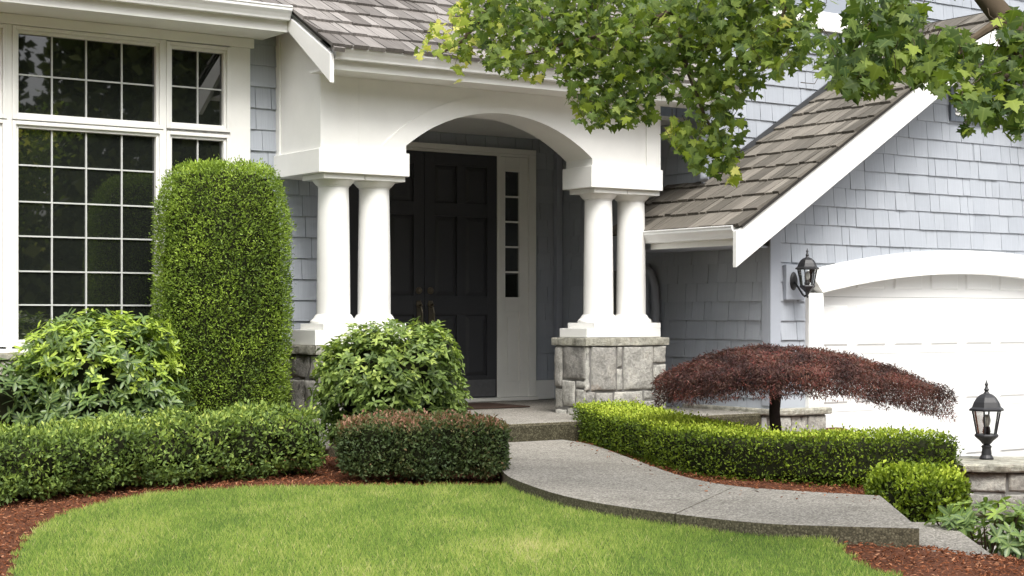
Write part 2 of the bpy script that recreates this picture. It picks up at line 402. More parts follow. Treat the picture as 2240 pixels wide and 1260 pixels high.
# garage walls
S, Z0 = .63, 1.665                                    # pitch and roof-line height at the eave end X = 9.075
rl = lambda x: Z0 + S * (x - 9.075)
DC, HWI = 12.4, 1.97                                   # garage door centre and half width
pts = [at(*p, Y=YG) for p in [(1795, 641), (1862, 625), (1957, 609), (2037, 601), (2116, 600)]]
zi0, ziA = 1.175, 1.368
RI = (HWI ** 2 + (ziA - zi0) ** 2) / (2 * (ziA - zi0))
arch_i = lambda x: ziA - RI + math.sqrt(max(0, RI * RI - (x - DC) ** 2))
arch_o = lambda x: arch_i(DC + (x - DC) * .985) + .222
m = M()
m.box(XG, 10.26, YG + .01, YG + .1, -.5, 1.7)
low = lambda a: (arch_i(a) + .1) if a > 10.26 else -.5
siding(m, Y=YG + .01, region=[(9.94, .3), (10.24, .3), (10.24, rl(10.24) - .1), (9.94, rl(9.94) - .1)])
siding(m, Y=YG + .01, region=[(10.24, 1.2), (12.45, 1.2), (12.45, rl(12.45) - .1), (10.24, rl(10.24) - .1)], floor=low)
siding(m, Y=YG + .01, region=[(12.45, 1.2), (14.6, 1.2), (14.6, rl(10.3) - .1), (12.45, rl(12.45) - .1)], floor=low)
m.prism([(10.26, 1.72), (12.45, 1.72), (14.7, 1.72), (14.7, 2.3), (12.45, rl(12.45) - .15), (10.26, rl(10.26) - .15)], 'y', YG + .012, YG + .1)
m.box(14.5, 15.8, YG + .01, YG + .1, -.5, 1.72)
m.build("garage_front_wall", SIDING, house)
m = M(); m.box(XG + .01, XG + .1, YG + .1, YU + .09, -.5, 1.6); m.box(XG + .01, XG + .1, YU + .095, YD + .06, -.5, 2.7)
siding(m, X=XG + .01, region=R4(YG + .0, YD + .05, .10, 1.56)); siding(m, X=XG + .01, region=R4(YU + .09, YD + .05, 1.56, 3.3))
m.box(XG + .01, XG + .1, YU + .1, YD + .06, 2.7, 4)
m.build("garage_side_wall", SIDING, house)
m = M(); m.box(XG - .012, 9.94, YG - .018, YG + .008, .2, 1.72); m.box(XG - .012, XG + .008, YG + .0085, YG + .09, .2, 1.56)
m.build("corner_board", BLUETRIM, house, .003)
M().box(XG - .03, XG + .008, YG + .02, YD, -.3, .098).build("foundation_band", WHITE, house)
# upper storey
m = M(); m.box(XG + .0, 14.6, YU + .01, YU + .1, 1.5, UPZ)
def above(a): return Z0 + S * (a - 9.075) - .02
wn = (11.30, 12.6)
siding(m, Y=YU + .01, region=[(9.87, above(9.87)), (11.30, above(11.30)), (11.30, UPZ), (9.87, UPZ)])
siding(m, Y=YU + .01, region=[(11.30, above(11.30)), (12.45, above(12.45)), (12.45, 3.70), (11.30, 3.70)])
siding(m, Y=YU + .01, region=[(11.86, 3.70), (14.6, 3.70), (14.6, UPZ), (11.86, UPZ)])
m.build("upper_wall", SIDING, house)
M().box(XG - .05, XG + .04, YU - .02, YU + .008, 2.1, UPZ).build("corner_board", BLUETRIM, house, .003)
m = M(); m.box(10.60, 11.845, YU - .03, YU + .005, 3.68, 3.83); m.box(11.655, 11.845, YU - .025, YU + .005, 3.832, 5.0); m.box(10.60, 10.78, YU - .025, YU + .005, 3.832, 5.0)
m.box(10.785, 11.65, YU - .012, YU + .005, 3.832, 3.865); m.box(11.62, 11.652, YU - .012, YU + .005, 3.866, 4.9)
wu = m.build("upper_window", WHITE, house, .004)
n_ = N("painted sky reflection glass"); UPGL = n_.bsdf((.30, .33, .38), .1, .6)  # reflected sky is painted into the pale blue grey base colour
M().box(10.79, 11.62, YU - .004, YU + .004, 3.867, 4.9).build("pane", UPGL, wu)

# roofs
m = M()
def roof_patch(m, O, U, Vv, Nn, region, expo=0.266, v0=-.01):
    courses(m, O, U, Vv, Nn, region, expo, (.065, .18), .026, .007, .009, .012, v0)
L = math.sqrt(1 + S * S); ev = (1 / L, 0, S / L); en = (-S / L, 0, 1 / L)
# u runs along -Y so that (u, v, n) is right handed; v up the slope from X = 9.02
O = (9.085, 0, Z0 + S * (9.085 - 9.075) + .03)
vmax = (12.45 - 9.085) * L; vside = (XG - 9.085) * L
roof_patch(m, O, (0, -1, 0), ev, en, [(-11.24, 0), (-9.965, 0), (-9.965, vmax), (-11.24, vmax)])
roof_patch(m, O, (0, -1, 0), ev, en, [(-11.75, 0), (-11.24, 0), (-11.24, vside), (-11.75, vside)])
def plate(m, O, U, V, N_, reg, d0, d1):
    O, U, V, N_ = map(np.array, (O, U, V, N_)); n = len(reg)
    m.add([O + U * a + V * b + N_ * d0 for a, b in reg] + [O + U * a + V * b + N_ * d1 for a, b in reg], [tuple(range(n)), tuple(range(2 * n - 1, n - 1, -1))] + [(i, i + n, (i + 1) % n + n, (i + 1) % n) for i in range(n)])
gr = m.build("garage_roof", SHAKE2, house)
m = M(); plate(m, O, (0, -1, 0), ev, en, R4(-11.215, -9.97, .03, vmax), -.03, -.005); plate(m, O, (0, -1, 0), ev, en, R4(-11.75, -11.22, .03, vside), -.03, -.005)
er = (-ev[0], 0, ev[2]); Or = (24.9 - 9.085, 0, O[2])
plate(m, Or, (0, 1, 0), er, (S / L, 0, 1 / L), R4(9.97, 11.215, .03, vmax), -.03, .02)
m.build("roof_deck", DARKWOOD, gr)
m = M(); m.prism([(9.85, rl(9.85)), (12.43, rl(12.43)), (12.43, rl(12.43) + .098), (9.85, rl(9.85) + .098)], 'y', YU - .026, YU - .010)
m.build("flashing", m_plain("dark lead flashing", (.05, .052, .056), .6), gr)
# porch + main roof: one plane z = 2.95 + .56 (y - 10.70)
SP = .56; LP = math.sqrt(1 + SP * SP); pv = (0, 1 / LP, SP / LP); pn = (0, -SP / LP, 1 / LP)
OP = (0, 10.66, 2.95 + SP * (10.66 - 10.70) + .02); vl = (11.30 - 10.66) * LP
m = M(); roof_patch(m, OP, (1, 0, 0), pv, pn, R4(5.73, 9.80, 0, 5.2), .262, .0); roof_patch(m, OP, (1, 0, 0), pv, pn, R4(.5, 5.73, vl, 5.2), .262, vl)
# doubled starter shakes at the eave ends
roof_patch(m, (0, 10.65, OP[2] - .035), (1, 0, 0), pv, pn, R4(5.74, 5.83, 0, .2), .262, .0)
hr = m.build("main_roof", SHAKE, house)
m = M(); plate(m, OP, (1, 0, 0), pv, pn, R4(5.74, 9.80, .03, 5.2), -.03, -.005); plate(m, OP, (1, 0, 0), pv, pn, R4(-2, 5.735, vl + .03, 5.2), -.03, -.005)
m.build("roof_deck", DARKWOOD, hr)
# rake boards, fascias, gutters
def rake(x, z0, z1): return (x, z0), (x, z1)
m = M(); m.prism([(9.075, 1.367), (12.45, 1.367 + S * 3.375 + .05), (12.45, Z0 + S * 3.375), (9.075, Z0)], 'y', 9.985, 10.03)
m.prism([(12.4502, 1.367 + S * 3.375 + .05), (15.825, 1.367), (15.825, Z0), (12.4502, Z0 + S * 3.375)], 'y', 9.985, 10.03)
m.build("rake_board", WHITE, house, .004)
m = M(); m.prism([(10.70, 2.685), (11.40, 3.17), (11.40, 3.285), (10.70, 2.90)], 'x', 5.735, 5.77); m.build("rake_board", WHITE, house, .004)
M().box(9.172, 9.20, 10.031, 11.20, 1.555, 1.72).build("fascia", WHITE, house)
M().box(5.771, 9.80, 10.785, 10.81, 2.80, 2.955).build("fascia", WHITE, house)
M().box(-2, 5.733, 11.385, 11.41, 3.15, 3.325).build("fascia", WHITE, house)
m = M(); m.prism([(9.202, 10.031), (9.36, 10.031), (9.36, 10.40), (XG - .014, 10.40), (XG - .014, 11.75), (9.202, 11.75)], "z", 1.558, 1.575); m.build("soffit", BLUETRIM, house)
m = M().box(5.775, 9.80, 10.812, 11.098, 2.803, 2.82); m.build("soffit", WHITE, house)
m = M().box(-2, 5.74, 11.412, YW, 3.152, 3.17); m.build("soffit", WHITE, house)
def gutter(name, prof, axis, a0, a1):
    """prof: profile out from the fascia (o, z), drawn to an open trough with thickness"""
    m = M(); m.prism(prof, axis, a0, a1); return m.build(name, GUTTER, house, .004)
def gprof(o0, zt, s):  # K-style profile, o decreasing outwards by s*d
    return [(o0, zt), (o0, zt - .105), (o0 + s * .062, zt - .105), (o0 + s * .068, zt - .088), (o0 + s * .085, zt - .06), (o0 + s * .105, zt - .035), (o0 + s * .105, zt - .014), (o0 + s * .112, zt - .012), (o0 + s * .112, zt)]
gutter("gutter", gprof(10.783, 2.972, -1), 'x', 5.79, 9.80)
gutter("gutter", gprof(11.383, 3.335, -1), 'x', -2, 5.725)
gutter("gutter", [(x, z) for x, z in gprof(9.17, 1.712, -1)], 'y', 10.0305, 11.20)
m = M(); m.tube([(9.25, 11.62, 1.54), (9.32, 11.78, 1.49), (9.55, 11.95, 1.46), (9.72, 12.0, 1.44), (9.775, 11.93, 1.38), (9.775, 11.87, 1.24), (9.775, 11.86, 1.05), (9.775, 11.86, -.25)], .038, 10)
m.build("downspout", BLUETRIM, house, smooth=True)
m = M(); m.tube([(9.77, 11.24, 3.3), (9.77, 11.22, 2.45), (9.76, 11.18, 2.3), (9.72, 11.12, 2.19)], .04, 10); m.build("downspout", BLUETRIM, house, smooth=True)
# dark side window
m = M(); 
for b in ((12.0, 12.05, .5, 1.46), (12.75, 12.8, .5, 1.46)): m.box(XG - .03, XG - .01, b[0], b[1], b[2], b[3])
m.box(XG - .03, XG - .01, 12.051, 12.749, .5, .55); m.box(XG - .03, XG - .01, 12.051, 12.749, 1.41, 1.46)
sw = m.build("side_window", BLUETRIM, house); M().box(XG - .016, XG - .008, 12.051, 12.749, .551, 1.409).build("pane", GLASS, sw)
# louvred gable vent
m = M(); vx0, vx1, vz0, vz1 = 12.10, 12.72, 2.80, 3.42
m.box(vx0, vx0 + .06, YG - .035, YG - .008, vz0, vz1); m.box(vx1 - .06, vx1, YG - .035, YG - .008, vz0, vz1); m.box(vx0 + .061, vx1 - .061, YG - .035, YG - .008, vz0, vz0 + .05); m.box(vx0 + .061, vx1 - .061, YG - .035, YG - .008, vz1 - .05, vz1)
lv = m.build("gable_vent", m_paint("slate trim paint", (.13, .15, .18)), house, .003)
m = M()
for k in range(13):
    z = vz0 + .055 + k * .04
    m.add([(vx0 + .062, YG - .04, z), (vx1 - .062, YG - .04, z), (vx1 - .062, YG - .012, z + .034), (vx0 + .062, YG - .012, z + .034), (vx0 + .062, YG - .04, z + .008), (vx1 - .062, YG - .04, z + .008), (vx1 - .062, YG - .012, z + .042), (vx0 + .062, YG - .012, z + .042)], [(0, 1, 2, 3), (4, 7, 6, 5), (0, 4, 5, 1), (2, 6, 7, 3), (0, 3, 7, 4), (1, 5, 6, 2)])
m.build("louvre_slats", WHITE, lv)

# arched porch front
ax, hw, zs, za, zb, zt = 7.53, .915, 2.305, 2.622, 2.067, 2.96
RA = (hw ** 2 + (za - zs) ** 2) / (2 * (za - zs))
def arcz(x, dr=0): return za - RA + math.sqrt(max(0, (RA + dr) ** 2 - (x - ax) ** 2))
def arch_wall(m, x0, x1, y0, y1):
    NS = 32; xs = [ax - hw + 2 * hw * i / NS for i in range(NS + 1)]
    for a, b in zip(xs[:-1], xs[1:]):
        za_, zb_ = arcz(a), arcz(b)
        m.add([(a, y0, za_), (b, y0, zb_), (b, y0, zt), (a, y0, zt), (a, y1, za_), (b, y1, zb_), (b, y1, zt), (a, y1, zt)], [(0, 1, 2, 3), (5, 4, 7, 6), (0, 4, 5, 1)])
    m.box(x0, ax - hw, y0, y1, zb, zt); m.box(ax + hw, x1, y0, y1, zb, zt)
m = M(); arch_wall(m, 6.2005, 9.176, YP, YP + .36)
m.prism([(YP + .001, zb), (YW - .003, zb), (YW - .003, 3.56), (YP + .001, 3.135)], 'x', 5.8745, 6.2)
pa = m.build("porch_arch", WHITE, house)
m = M()   # archivolt band, a little proud of the wall, running down into the beam base
ro = RA + .135; xe = math.sqrt(ro * ro - (2.2435 - za + RA) ** 2); NS = 64; yb = YP - .012
xs_ = sorted([-xe + 2 * xe * i / NS for i in range(NS + 1)] + [-hw + 1e-4, -hw - 1e-4, hw - 1e-4, hw + 1e-4])
for a, b in zip(xs_[:-1], xs_[1:]):
    lo = [arcz(ax + q) if abs(q) < hw else 2.2435 for q in (a, b)]; hi = [arcz(ax + q, .135) for q in (a, b)]
    m.add([(ax + a, yb, lo[0]), (ax + b, yb, lo[1]), (ax + b, yb, hi[1]), (ax + a, yb, hi[0]), (ax + a, YP, lo[0]), (ax + b, YP, lo[1]), (ax + b, YP, hi[1]), (ax + a, YP, hi[0])], [(0, 1, 2, 3), (3, 2, 6, 7), (0, 4, 5, 1)])
m.build("arch_band", WHITE, pa)
m = M(); m.prism([(5.8605, YP - .014), (6.01, YP - .014), (6.01, YP - .0005), (5.874, YP - .0005), (5.874, YP + .10), (5.8605, YP + .10)], 'z', 2.245, 2.802); m.build("corner_trim", WHITE, pa)
M().box(9.035, 9.19, YP - .014, YP - .0005, 2.245, 2.802).build("corner_trim", WHITE, pa)
M().box(5.861, 5.874, YW - .07, YW - .004, 2.245, 3.4).build("corner_trim", WHITE, pa)
m = M(); y0, y1 = YP - .028, YP + .39
m.prism([(5.842, y0), (6.638, y0), (6.638, y1), (6.23, y1), (6.23, YW - .004), (5.842, YW - .004)], 'z', zb - .004, 2.243); m.build("beam_base", WHITE, pa, .004)
M().box(8.425, 9.205, y0, y1, zb - .004, 2.243).build("beam_base", WHITE, pa, .004)

# columns and stone piers
YC = 11.285
def column(x):
    zlo, zhi = .985, 1.965
    m = M(); P = []
    for k in range(9):
        t = k / 8; P.append((.130 - .012 * t ** 1.6, zlo + (zhi - zlo) * t))
    m.lathe(P, (x, YC, 0), 36); o = m.build("column", WHITE, house, smooth=True)
    md = o.modifiers.new("split", 'EDGE_SPLIT'); md.split_angle = 1.0
    m = M(); m.lathe([(.122, 1.966), (.122, 1.978), (.132, 1.980), (.150, 2.000), (.163, 2.016), (.166, 2.021)], (x, YC, 0), 36); m.box(x - .178, x + .178, YC - .178, YC + .178, 2.0215, 2.0625); m.build("capital", WHITE, o, .003)
    m = M(); m.lathe([(.178, .914), (.180, .925), (.176, .938), (.160, .950), (.155, .956), (.150, .965), (.142, .978), (.138, .9845)], (x, YC, 0), 36); m.box(x - .188, x + .1795, YC - .19, YC + .19, .868, .9135); m.build("base", WHITE, o, .003)
for x in (6.078, 6.44, 8.66, 9.02): column(x)
def stones(m, frame, W, H, rows, rnd, gap=.012, back=.03):
    """frame(u, v, d) -> point; rows of hand-sized ashlar; each stone a pillowed block"""
    for (u0, u1, v0, v1) in rows:
        g = gap / 2; a0, a1, b0, b1 = u0 + g, u1 - g, v0 + g, v1 - g; tn = rnd.random(); off = rnd.uniform(.006, .02)
        def cuts(L): 
            n_ = max(2, int(L / .04)); return [0, .004 / L] + [.018 / L + (1 - .036 / L) * q / n_ for q in range(n_ + 1)] + [1 - .004 / L, 1]
        su, sv = cuts(a1 - a0), cuts(b1 - b0); nu, nv = len(su) - 1, len(sv) - 1; vs = []; fs = []; gs = []
        sd = rnd.random() * 99
        for t in sv:
            for s in su:
                e = min(s * (a1 - a0), (1 - s) * (a1 - a0), t * (b1 - b0), (1 - t) * (b1 - b0))
                uu = a0 + (a1 - a0) * s; vv = b0 + (b1 - b0) * t
                d = -.022 if e < .001 else (off * .6 if e < .01 else off) + .016 * noise.noise((uu * 9 + sd, vv * 9, sd)) + .006 * noise.noise((uu * 30, vv * 30, sd))
                if e < .01: uu += .006 * noise.noise((uu * 16, vv * 16, sd)); vv += .006 * noise.noise((uu * 16, vv * 16, sd + 9))
                vs.append(frame(uu, vv, d)); gs.append((uu, vv, tn))
        for j in range(nv):
            for i in range(nu): k = j * (nu + 1) + i; fs.append((k, k + 1, k + nu + 2, k + nu + 1))
        m.add(vs, fs, gs)
def ashlar(W, H, rnd, rows=None):
    out = []; v = 0
    while v < H - .001:
        h = rnd.choice([.11, .16, .22, .27]); 
        if H - v - h < .09: h = H - v
        u = 0
        while u < W - .001:
            w_ = rnd.uniform(.8, 1.9) * h
            if W - u - w_ < .08: w_ = W - u
            if h > .2 and w_ < .2 and rnd.random() < .8: out += [(u, u + w_, v, v + h * .45), (u, u + w_, v + h * .45, v + h)]
            else: out.append((u, u + w_, v, v + h))
            u += w_
        v += h
    return out
def stone_block(name, x0, x1, y0, y1, z0, z1, parent, cap, seed, faces='flr', front=None, left=None, over=.035, capz=None):
    r = random.Random(seed); core = M().box(x0 + .012, x1 - .012, y0 + .012, y1 - .012, z0, z1); m = M()
    if 'f' in faces: stones(m, lambda u, v, d: (x0 + u, y0 - d + .012, z0 + v), x1 - x0, z1 - z0, front or ashlar(x1 - x0, z1 - z0, r), r)
    if 'l' in faces: stones(m, lambda u, v, d: (x0 - d + .012, y1 - u, z0 + v), y1 - y0, z1 - z0, left or ashlar(y1 - y0, z1 - z0, r), r)
    if 'r' in faces: stones(m, lambda u, v, d: (x1 + d - .012, y0 + u, z0 + v), y1 - y0, z1 - z0, ashlar(y1 - y0, z1 - z0, r), r)
    o = m.build(name, STONE, parent, smooth=True); core.build("mortar_core", MORTAR, o)
    c = M(); nx = 24
    # weathered cap with a wavering edge
    ct = capz
    P = []
    def ring(z, k):
        pts = []
        for (ax_, ay_, bx_, by_) in ((x0, y0, x1, y0), (x1, y0, x1, y1), (x1, y1, x0, y1), (x0, y1, x0, y0)):
            for i in range(nx):
                t = i / nx; pts.append((ax_ + (bx_ - ax_) * t, ay_ + (by_ - ay_) * t))
        cx, cy = (x0 + x1) / 2, (y0 + y1) / 2
        R = []
        for (px, py) in pts:
            ex = over * k * (1 if px >= x1 - 1e-6 else -1 if px <= x0 + 1e-6 else (px - cx) / (x1 - x0) * 2)
            ey = over * k * (1 if py >= y1 - 1e-6 else -1 if py <= y0 + 1e-6 else (py - cy) / (y1 - y0) * 2)
            j = .006 * noise.noise((px * 14, py * 14, seed + z * 30)) ; R.append((px + ex + j, py + ey + j, z + .003 * noise.noise((px * 9, py * 9, seed))))
        return R
    rings = [ring(z1 + .0015, .85), ring(z1 + .012, 1.0), ring(ct - .012, 1.05), ring(ct, .9)]
    n = len(rings[0]); vs = [p for R in rings for p in R]
    fs = [(i * n + k, i * n + (k + 1) % n, (i + 1) * n + (k + 1) % n, (i + 1) * n + k) for i in range(3) for k in range(n)] + [tuple(range(n - 1, -1, -1)), tuple(range(3 * n, 4 * n))]
    c.add(vs, fs, [(p[0], p[1], r.random()) for p in vs]); c.build("cap_stone", CAPSTONE, o)
    return o
# right pier: stones follow the photograph, left to right, bottom to top
fr = [(0, .17, 0, .16), (.17, .27, .0, .16), (0, .10, .16, .34), (.10, .30, .16, .33), (.27, .47, 0, .16), (.47, .72, 0, .15), (.30, .62, .16, .335), (.62, .76, .15, .25), (.62, .76, .25, .335), (.72, .84, 0, .15), (.76, .88, .15, .335), (.84, .88, 0, .15),
      (.0, .055, .34, .72), (.055, .33, .335, .72), (.33, .40, .335, .53), (.33, .40, .53, .72), (.40, .73, .335, .72), (.73, .88, .335, .56), (.73, .88, .56, .72)]
fr = [(a, b, c + .0, d) for a, b, c, d in fr]
lf = [(0, .18, 0, .18), (.18, .45, 0, .2), (0, .12, .18, .36), (.12, .30, .2, .43), (.30, .45, .2, .36), (0, .12, .36, .72), (.12, .45, .43, .72), (.30, .45, .36, .43)]
stone_block("stone_pier", 8.335, 9.215, 11.03, 11.49, .0, .72, house, True, 3, 'fl', fr, lf, .014, .788)
stone_block("stone_pier", 5.80, 6.69, 11.03, 11.49, -.05, .68, house, True, 5, 'flr', None, None, .014, .748)
for x0, x1, zc in ((5.815, 6.655, .75), (8.385, 9.19, .79)):
    M().box(x0, x1, 11.085, 11.475, zc + .001, .8665).build("plinth", WHITE, house, .003)
stone_block("stone_base", 9.805, 10.40, 10.28, 11.45, -.45, .12, house, True, 8, 'fl', None, None, .03, .175)
stone_block("stone_wainscot", 2.5, 5.99, 11.72, YW - .002, -.1, .66, house, True, 11, 'f', None, None, .025, .71)

# front door, sidelights and casing
YF = YD
m = M()
m.box(6.84, 9.497, YF - .01, YF + .055, 2.572, 2.625); m.box(6.84, 9.497, YF + .0, YF + .055, 2.545, 2.571)
m.box(9.41, 9.497, YF - .01, YF + .055, .175, 2.571); m.box(9.032, 9.075, YF - .004, YF + .055, .175, 2.544); m.box(6.84, 6.93, YF - .01, YF + .055, .175, 2.571); m.box(7.315, 7.358, YF - .004, YF + .055, .175, 2.544)
m.box(6.84, 9.497, YF - .05, YF + .05, .1405, .173)
m.build("door_casing", CREAM, house, .003)
def sidelight(x0, x1):
    m = M(); g0, g1 = x0 + .062, x1 - .10
    zb_, zt_ = 1.159, 2.40
    m.box(x0, g0, YF + .012, YF + .05, .176, 2.543); m.box(g1, x1, YF + .012, YF + .05, .176, 2.543)
    m.box(g0, g1, YF + .012, YF + .05, zt_, 2.543); m.box(g0, g1, YF + .012, YF + .05, 1.02, zb_); m.box(g0, g1, YF + .03, YF + .05, .33, 1.02); m.box(g0, g1, YF + .012, YF + .05, .176, .33)
    m.box(g0 + .035, g1 - .035, YF + .018, YF + .03, .39, .965)
    for k in range(1, 5):
        z = zb_ + (zt_ - zb_) * k / 5; m.box(g0, g1, YF + .02, YF + .035, z - .009, z + .009)
    o = m.build("sidelight", CREAM, house, .002)
    M().box(g0, g1, YF + .036, YF + .045, zb_, zt_).build("pane", GLASS, o)
sidelight(9.076, 9.409); sidelight(6.931, 7.314)
def door(x0, x1, hx):
    m = M(); y0 = YF + .0; zb_, zt_ = .178, 2.543; W = x1 - x0
    m.box(x0, x1, y0 + .022, y0 + .05, zb_, zt_)
    st_ = .115; mu = .10; c0, c1 = x0 + st_, x1 - st_; xm = (x0 + x1) / 2
    rows = [(zb_ + .21, .985), (1.165, 1.935), (2.06, zt_ - .12)]
    m.box(x0, c0, y0, y0 + .022, zb_, zt_); m.box(c1, x1, y0, y0 + .022, zb_, zt_)
    zz = [zb_] + [z for r_ in rows for z in r_] + [zt_]
    for a, b in zip(zz[0::2], zz[1::2]): m.box(c0, c1, y0, y0 + .022, a, b)
    for a, b in rows:
        m.box(xm - mu / 2, xm + mu / 2, y0, y0 + .022, a, b)
        for p0, p1 in ((c0, xm - mu / 2), (xm + mu / 2, c1)):
            i_ = .045
            m.add([(p0 + .012, y0 + .02, a + .012), (p1 - .012, y0 + .02, a + .012), (p1 - .012, y0 + .02, b - .012), (p0 + .012, y0 + .02, b - .012), (p0 + i_, y0 + .006, a + i_), (p1 - i_, y0 + .006, a + i_), (p1 - i_, y0 + .006, b - i_), (p0 + i_, y0 + .006, b - i_)], [(4, 5, 6, 7), (0, 1, 5, 4), (1, 2, 6, 5), (2, 3, 7, 6), (3, 0, 4, 7)])
    o = m.build("front_door", DOORP, house, .002)
    h = M(); rx = Matrix.Rotation(math.pi / 2, 4, 'X')
    h.lathe([(.034, 0), (.034, .012), (.024, .022), (.02, .03)], (hx, y0 - .001, 1.215), 20, tilt=rx)
    h.lathe([(.030, 0), (.034, .008), (.026, .018)], (hx, y0 - .001, 1.085), 20, tilt=rx)
    h.box(hx - .022, hx + .022, y0 - .010, y0 - .001, .80, 1.12)
    h.tube([(hx, y0 - .012, 1.06), (hx, y0 - .05, 1.05), (hx, y0 - .066, 1.0), (hx, y0 - .066, .90), (hx, y0 - .05, .84), (hx, y0 - .012, .83)], .012, 8)
    h.tube([(hx, y0 - .012, 1.075), (hx, y0 - .05, 1.082), (hx, y0 - .06, 1.075)], .010, 6)
    h.build("door_handle", BRONZE, o, smooth=False)
    k = M().box(x0 + .02, x1 - .02, y0 - .004, y0 - .0005, zb_ + .012, zb_ + .175); k.build("kick_plate", STEEL, o)
door(7.362, 8.193, 8.193 - .062); door(8.199, 9.03, 8.199 + .062)

# the big windows on the left
ZR = [1.053, 1.298, 1.553, 1.804, 2.069]
def window(x0, x1, z0, z1, cols, rows):
    """x0..z1 = glass; sash and inner frame around it"""
    m = M(); a, y = .045, YW
    for k, (w_, yy) in enumerate(((.02, .0), (.05, -.014))):
        pass
    def fr(b0, b1, ya, yb):
        m.box(x0 - b1, x0 - b0, ya, yb, z0 - b1, z1 + b1); m.box(x1 + b0, x1 + b1, ya, yb, z0 - b1, z1 + b1)
        m.box(x0 - b0, x1 + b0, ya, yb, z1 + b0, z1 + b1); m.box(x0 - b0, x1 + b0, ya, yb, z0 - b1, z0 - b0)
    fr(0, .022, y - .012, y + .05); fr(.0225, .05, y - .03, y + .05)
    o = m.build("window", WHITE, house, .003)
    g = M()
    for c in cols: g.box(c - .0055, c + .0055, y + .012, y + .024, z0, z1)
    xs = [x0] + [c for c in cols] + [x1]
    for r_ in rows:
        for a_, b_ in zip(xs[:-1], xs[1:]): g.box(a_ + .0076, b_ - .0076, y + .0125, y + .0235, r_ - .0055, r_ + .0055)
    g.build("muntin_grid", MUNTIN, o)
    M().box(x0, x1, y + .025, y + .035, z0, z1).build("pane", GLASS, o)
cm = [4.058, 4.317, 4.593]
window(3.803, 4.855, 2.445, 3.022, cm, [2.725]); window(3.803, 4.855, .80, 2.335, cm, ZR)
window(4.983, 5.41, 2.455, 3.018, [5.205], [2.735]); window(4.983, 5.41, .80, 2.335, [5.205], ZR)
window(3.235, 3.662, 2.445, 3.022, [3.45], [2.725]); window(3.235, 3.662, .80, 2.335, [3.45], ZR)
m = M()
yt0, yt1 = YW - .022, YW + .05
for a, b in ((5.462, 5.632), (4.9065, 4.9315), (3.7135, 3.7515), (2.98, 3.184)): m.box(a, b, yt0, yt1, .735, 3.075)
for a, b in ((3.7525, 4.9055), (4.9325, 5.461), (3.185, 3.7125)): m.box(a, b, yt0 + .006, yt1, 2.387, 2.393); m.box(a, b, yt0 - .012, yt1, 2.3935, 2.394 + .0005)
m.box(2.94, 5.69, YW - .075, YW + .05, .68, .7345)
m.box(2.94, 5.655, YW - .045, YW + .05, 3.0755, 3.149)
m.build("window_trim", WHITE, house, .003)
M().box(2.6, 5.632, YW + .052, YW + .06, .7, 3.1).build("unlit_room_sheet", m_plain("dark interior", (.01, .01, .01), .9, .05), house)  # black sheet behind the panes stands in for the unlit room

# garage door and arched casing
m = M(); NS = 48
xs = [DC - HWI + 2 * HWI * i / NS for i in range(NS + 1)]
xo = [DC - (HWI + .17) + 2 * (HWI + .17) * i / NS for i in range(NS + 1)]
def strip(m, f0, f1, xs0, xs1, y0, y1):
    for i in range(NS):
        a, b, c, d = xs0[i], xs0[i + 1], xs1[i], xs1[i + 1]
        vs = [(a, y0, f0(a)), (b, y0, f0(b)), (d, y0, f1(d)), (c, y0, f1(c)), (a, y1, f0(a)), (b, y1, f0(b)), (d, y1, f1(d)), (c, y1, f1(c))]
        m.add(vs, [(0, 1, 2, 3), (5, 4, 7, 6), (0, 4, 5, 1), (3, 2, 6, 7)] + ([(0, 3, 7, 4)] if i == 0 else []) + ([(1, 5, 6, 2)] if i == NS - 1 else []))
strip(m, arch_i, arch_o, xs, xo, YG - .035, YG + .06)
m.box(DC - HWI - .17, DC - HWI, YG - .033, YG + .06, -.45, zi0 - .0005); m.box(DC + HWI, DC + HWI + .17, YG - .033, YG + .06, -.45, zi0 - .0005)
m.box(DC - HWI + .0005, DC - HWI + .035, YG - .01, YG + .16, -.45, zi0 - .002); m.box(DC + HWI - .035, DC + HWI - .0005, YG - .01, YG + .16, -.45, zi0 - .002)
m.build("garage_door_casing", WHITE, house, .004)
m = M()
yd = YG + .10
sec = [-.42, .115, .63, 1.145, 1.66]
for a, b in zip(sec[:-1], sec[1:]):
    m.box(DC - HWI - .03, DC + HWI + .03, yd, yd + .04, a + .0015, b - .0015)
    pw = (2 * HWI) / 8
    for k in range(8):
        x0, x1 = DC - HWI + k * pw + .055, DC - HWI + (k + 1) * pw - .055; z0, z1 = a + .075, b - .075
        m.add([(x0, yd - .0005, z0), (x1, yd - .0005, z0), (x1, yd - .0005, z1), (x0, yd - .0005, z1), (x0 + .018, yd - .012, z0 + .018), (x1 - .018, yd - .012, z0 + .018), (x1 - .018, yd - .012, z1 - .018), (x0 + .018, yd - .012, z1 - .018)], [(4, 5, 6, 7), (0, 1, 5, 4), (1, 2, 6, 5), (2, 3, 7, 6), (3, 0, 4, 7)])
m.build("garage_door", GARAGED, house)
M().box(10.0, 14.6, yd + .09, yd + .12, -.5, 1.75).build("garage_inner_wall", m_plain("dark garage interior", (.05, .05, .05), .9), house)
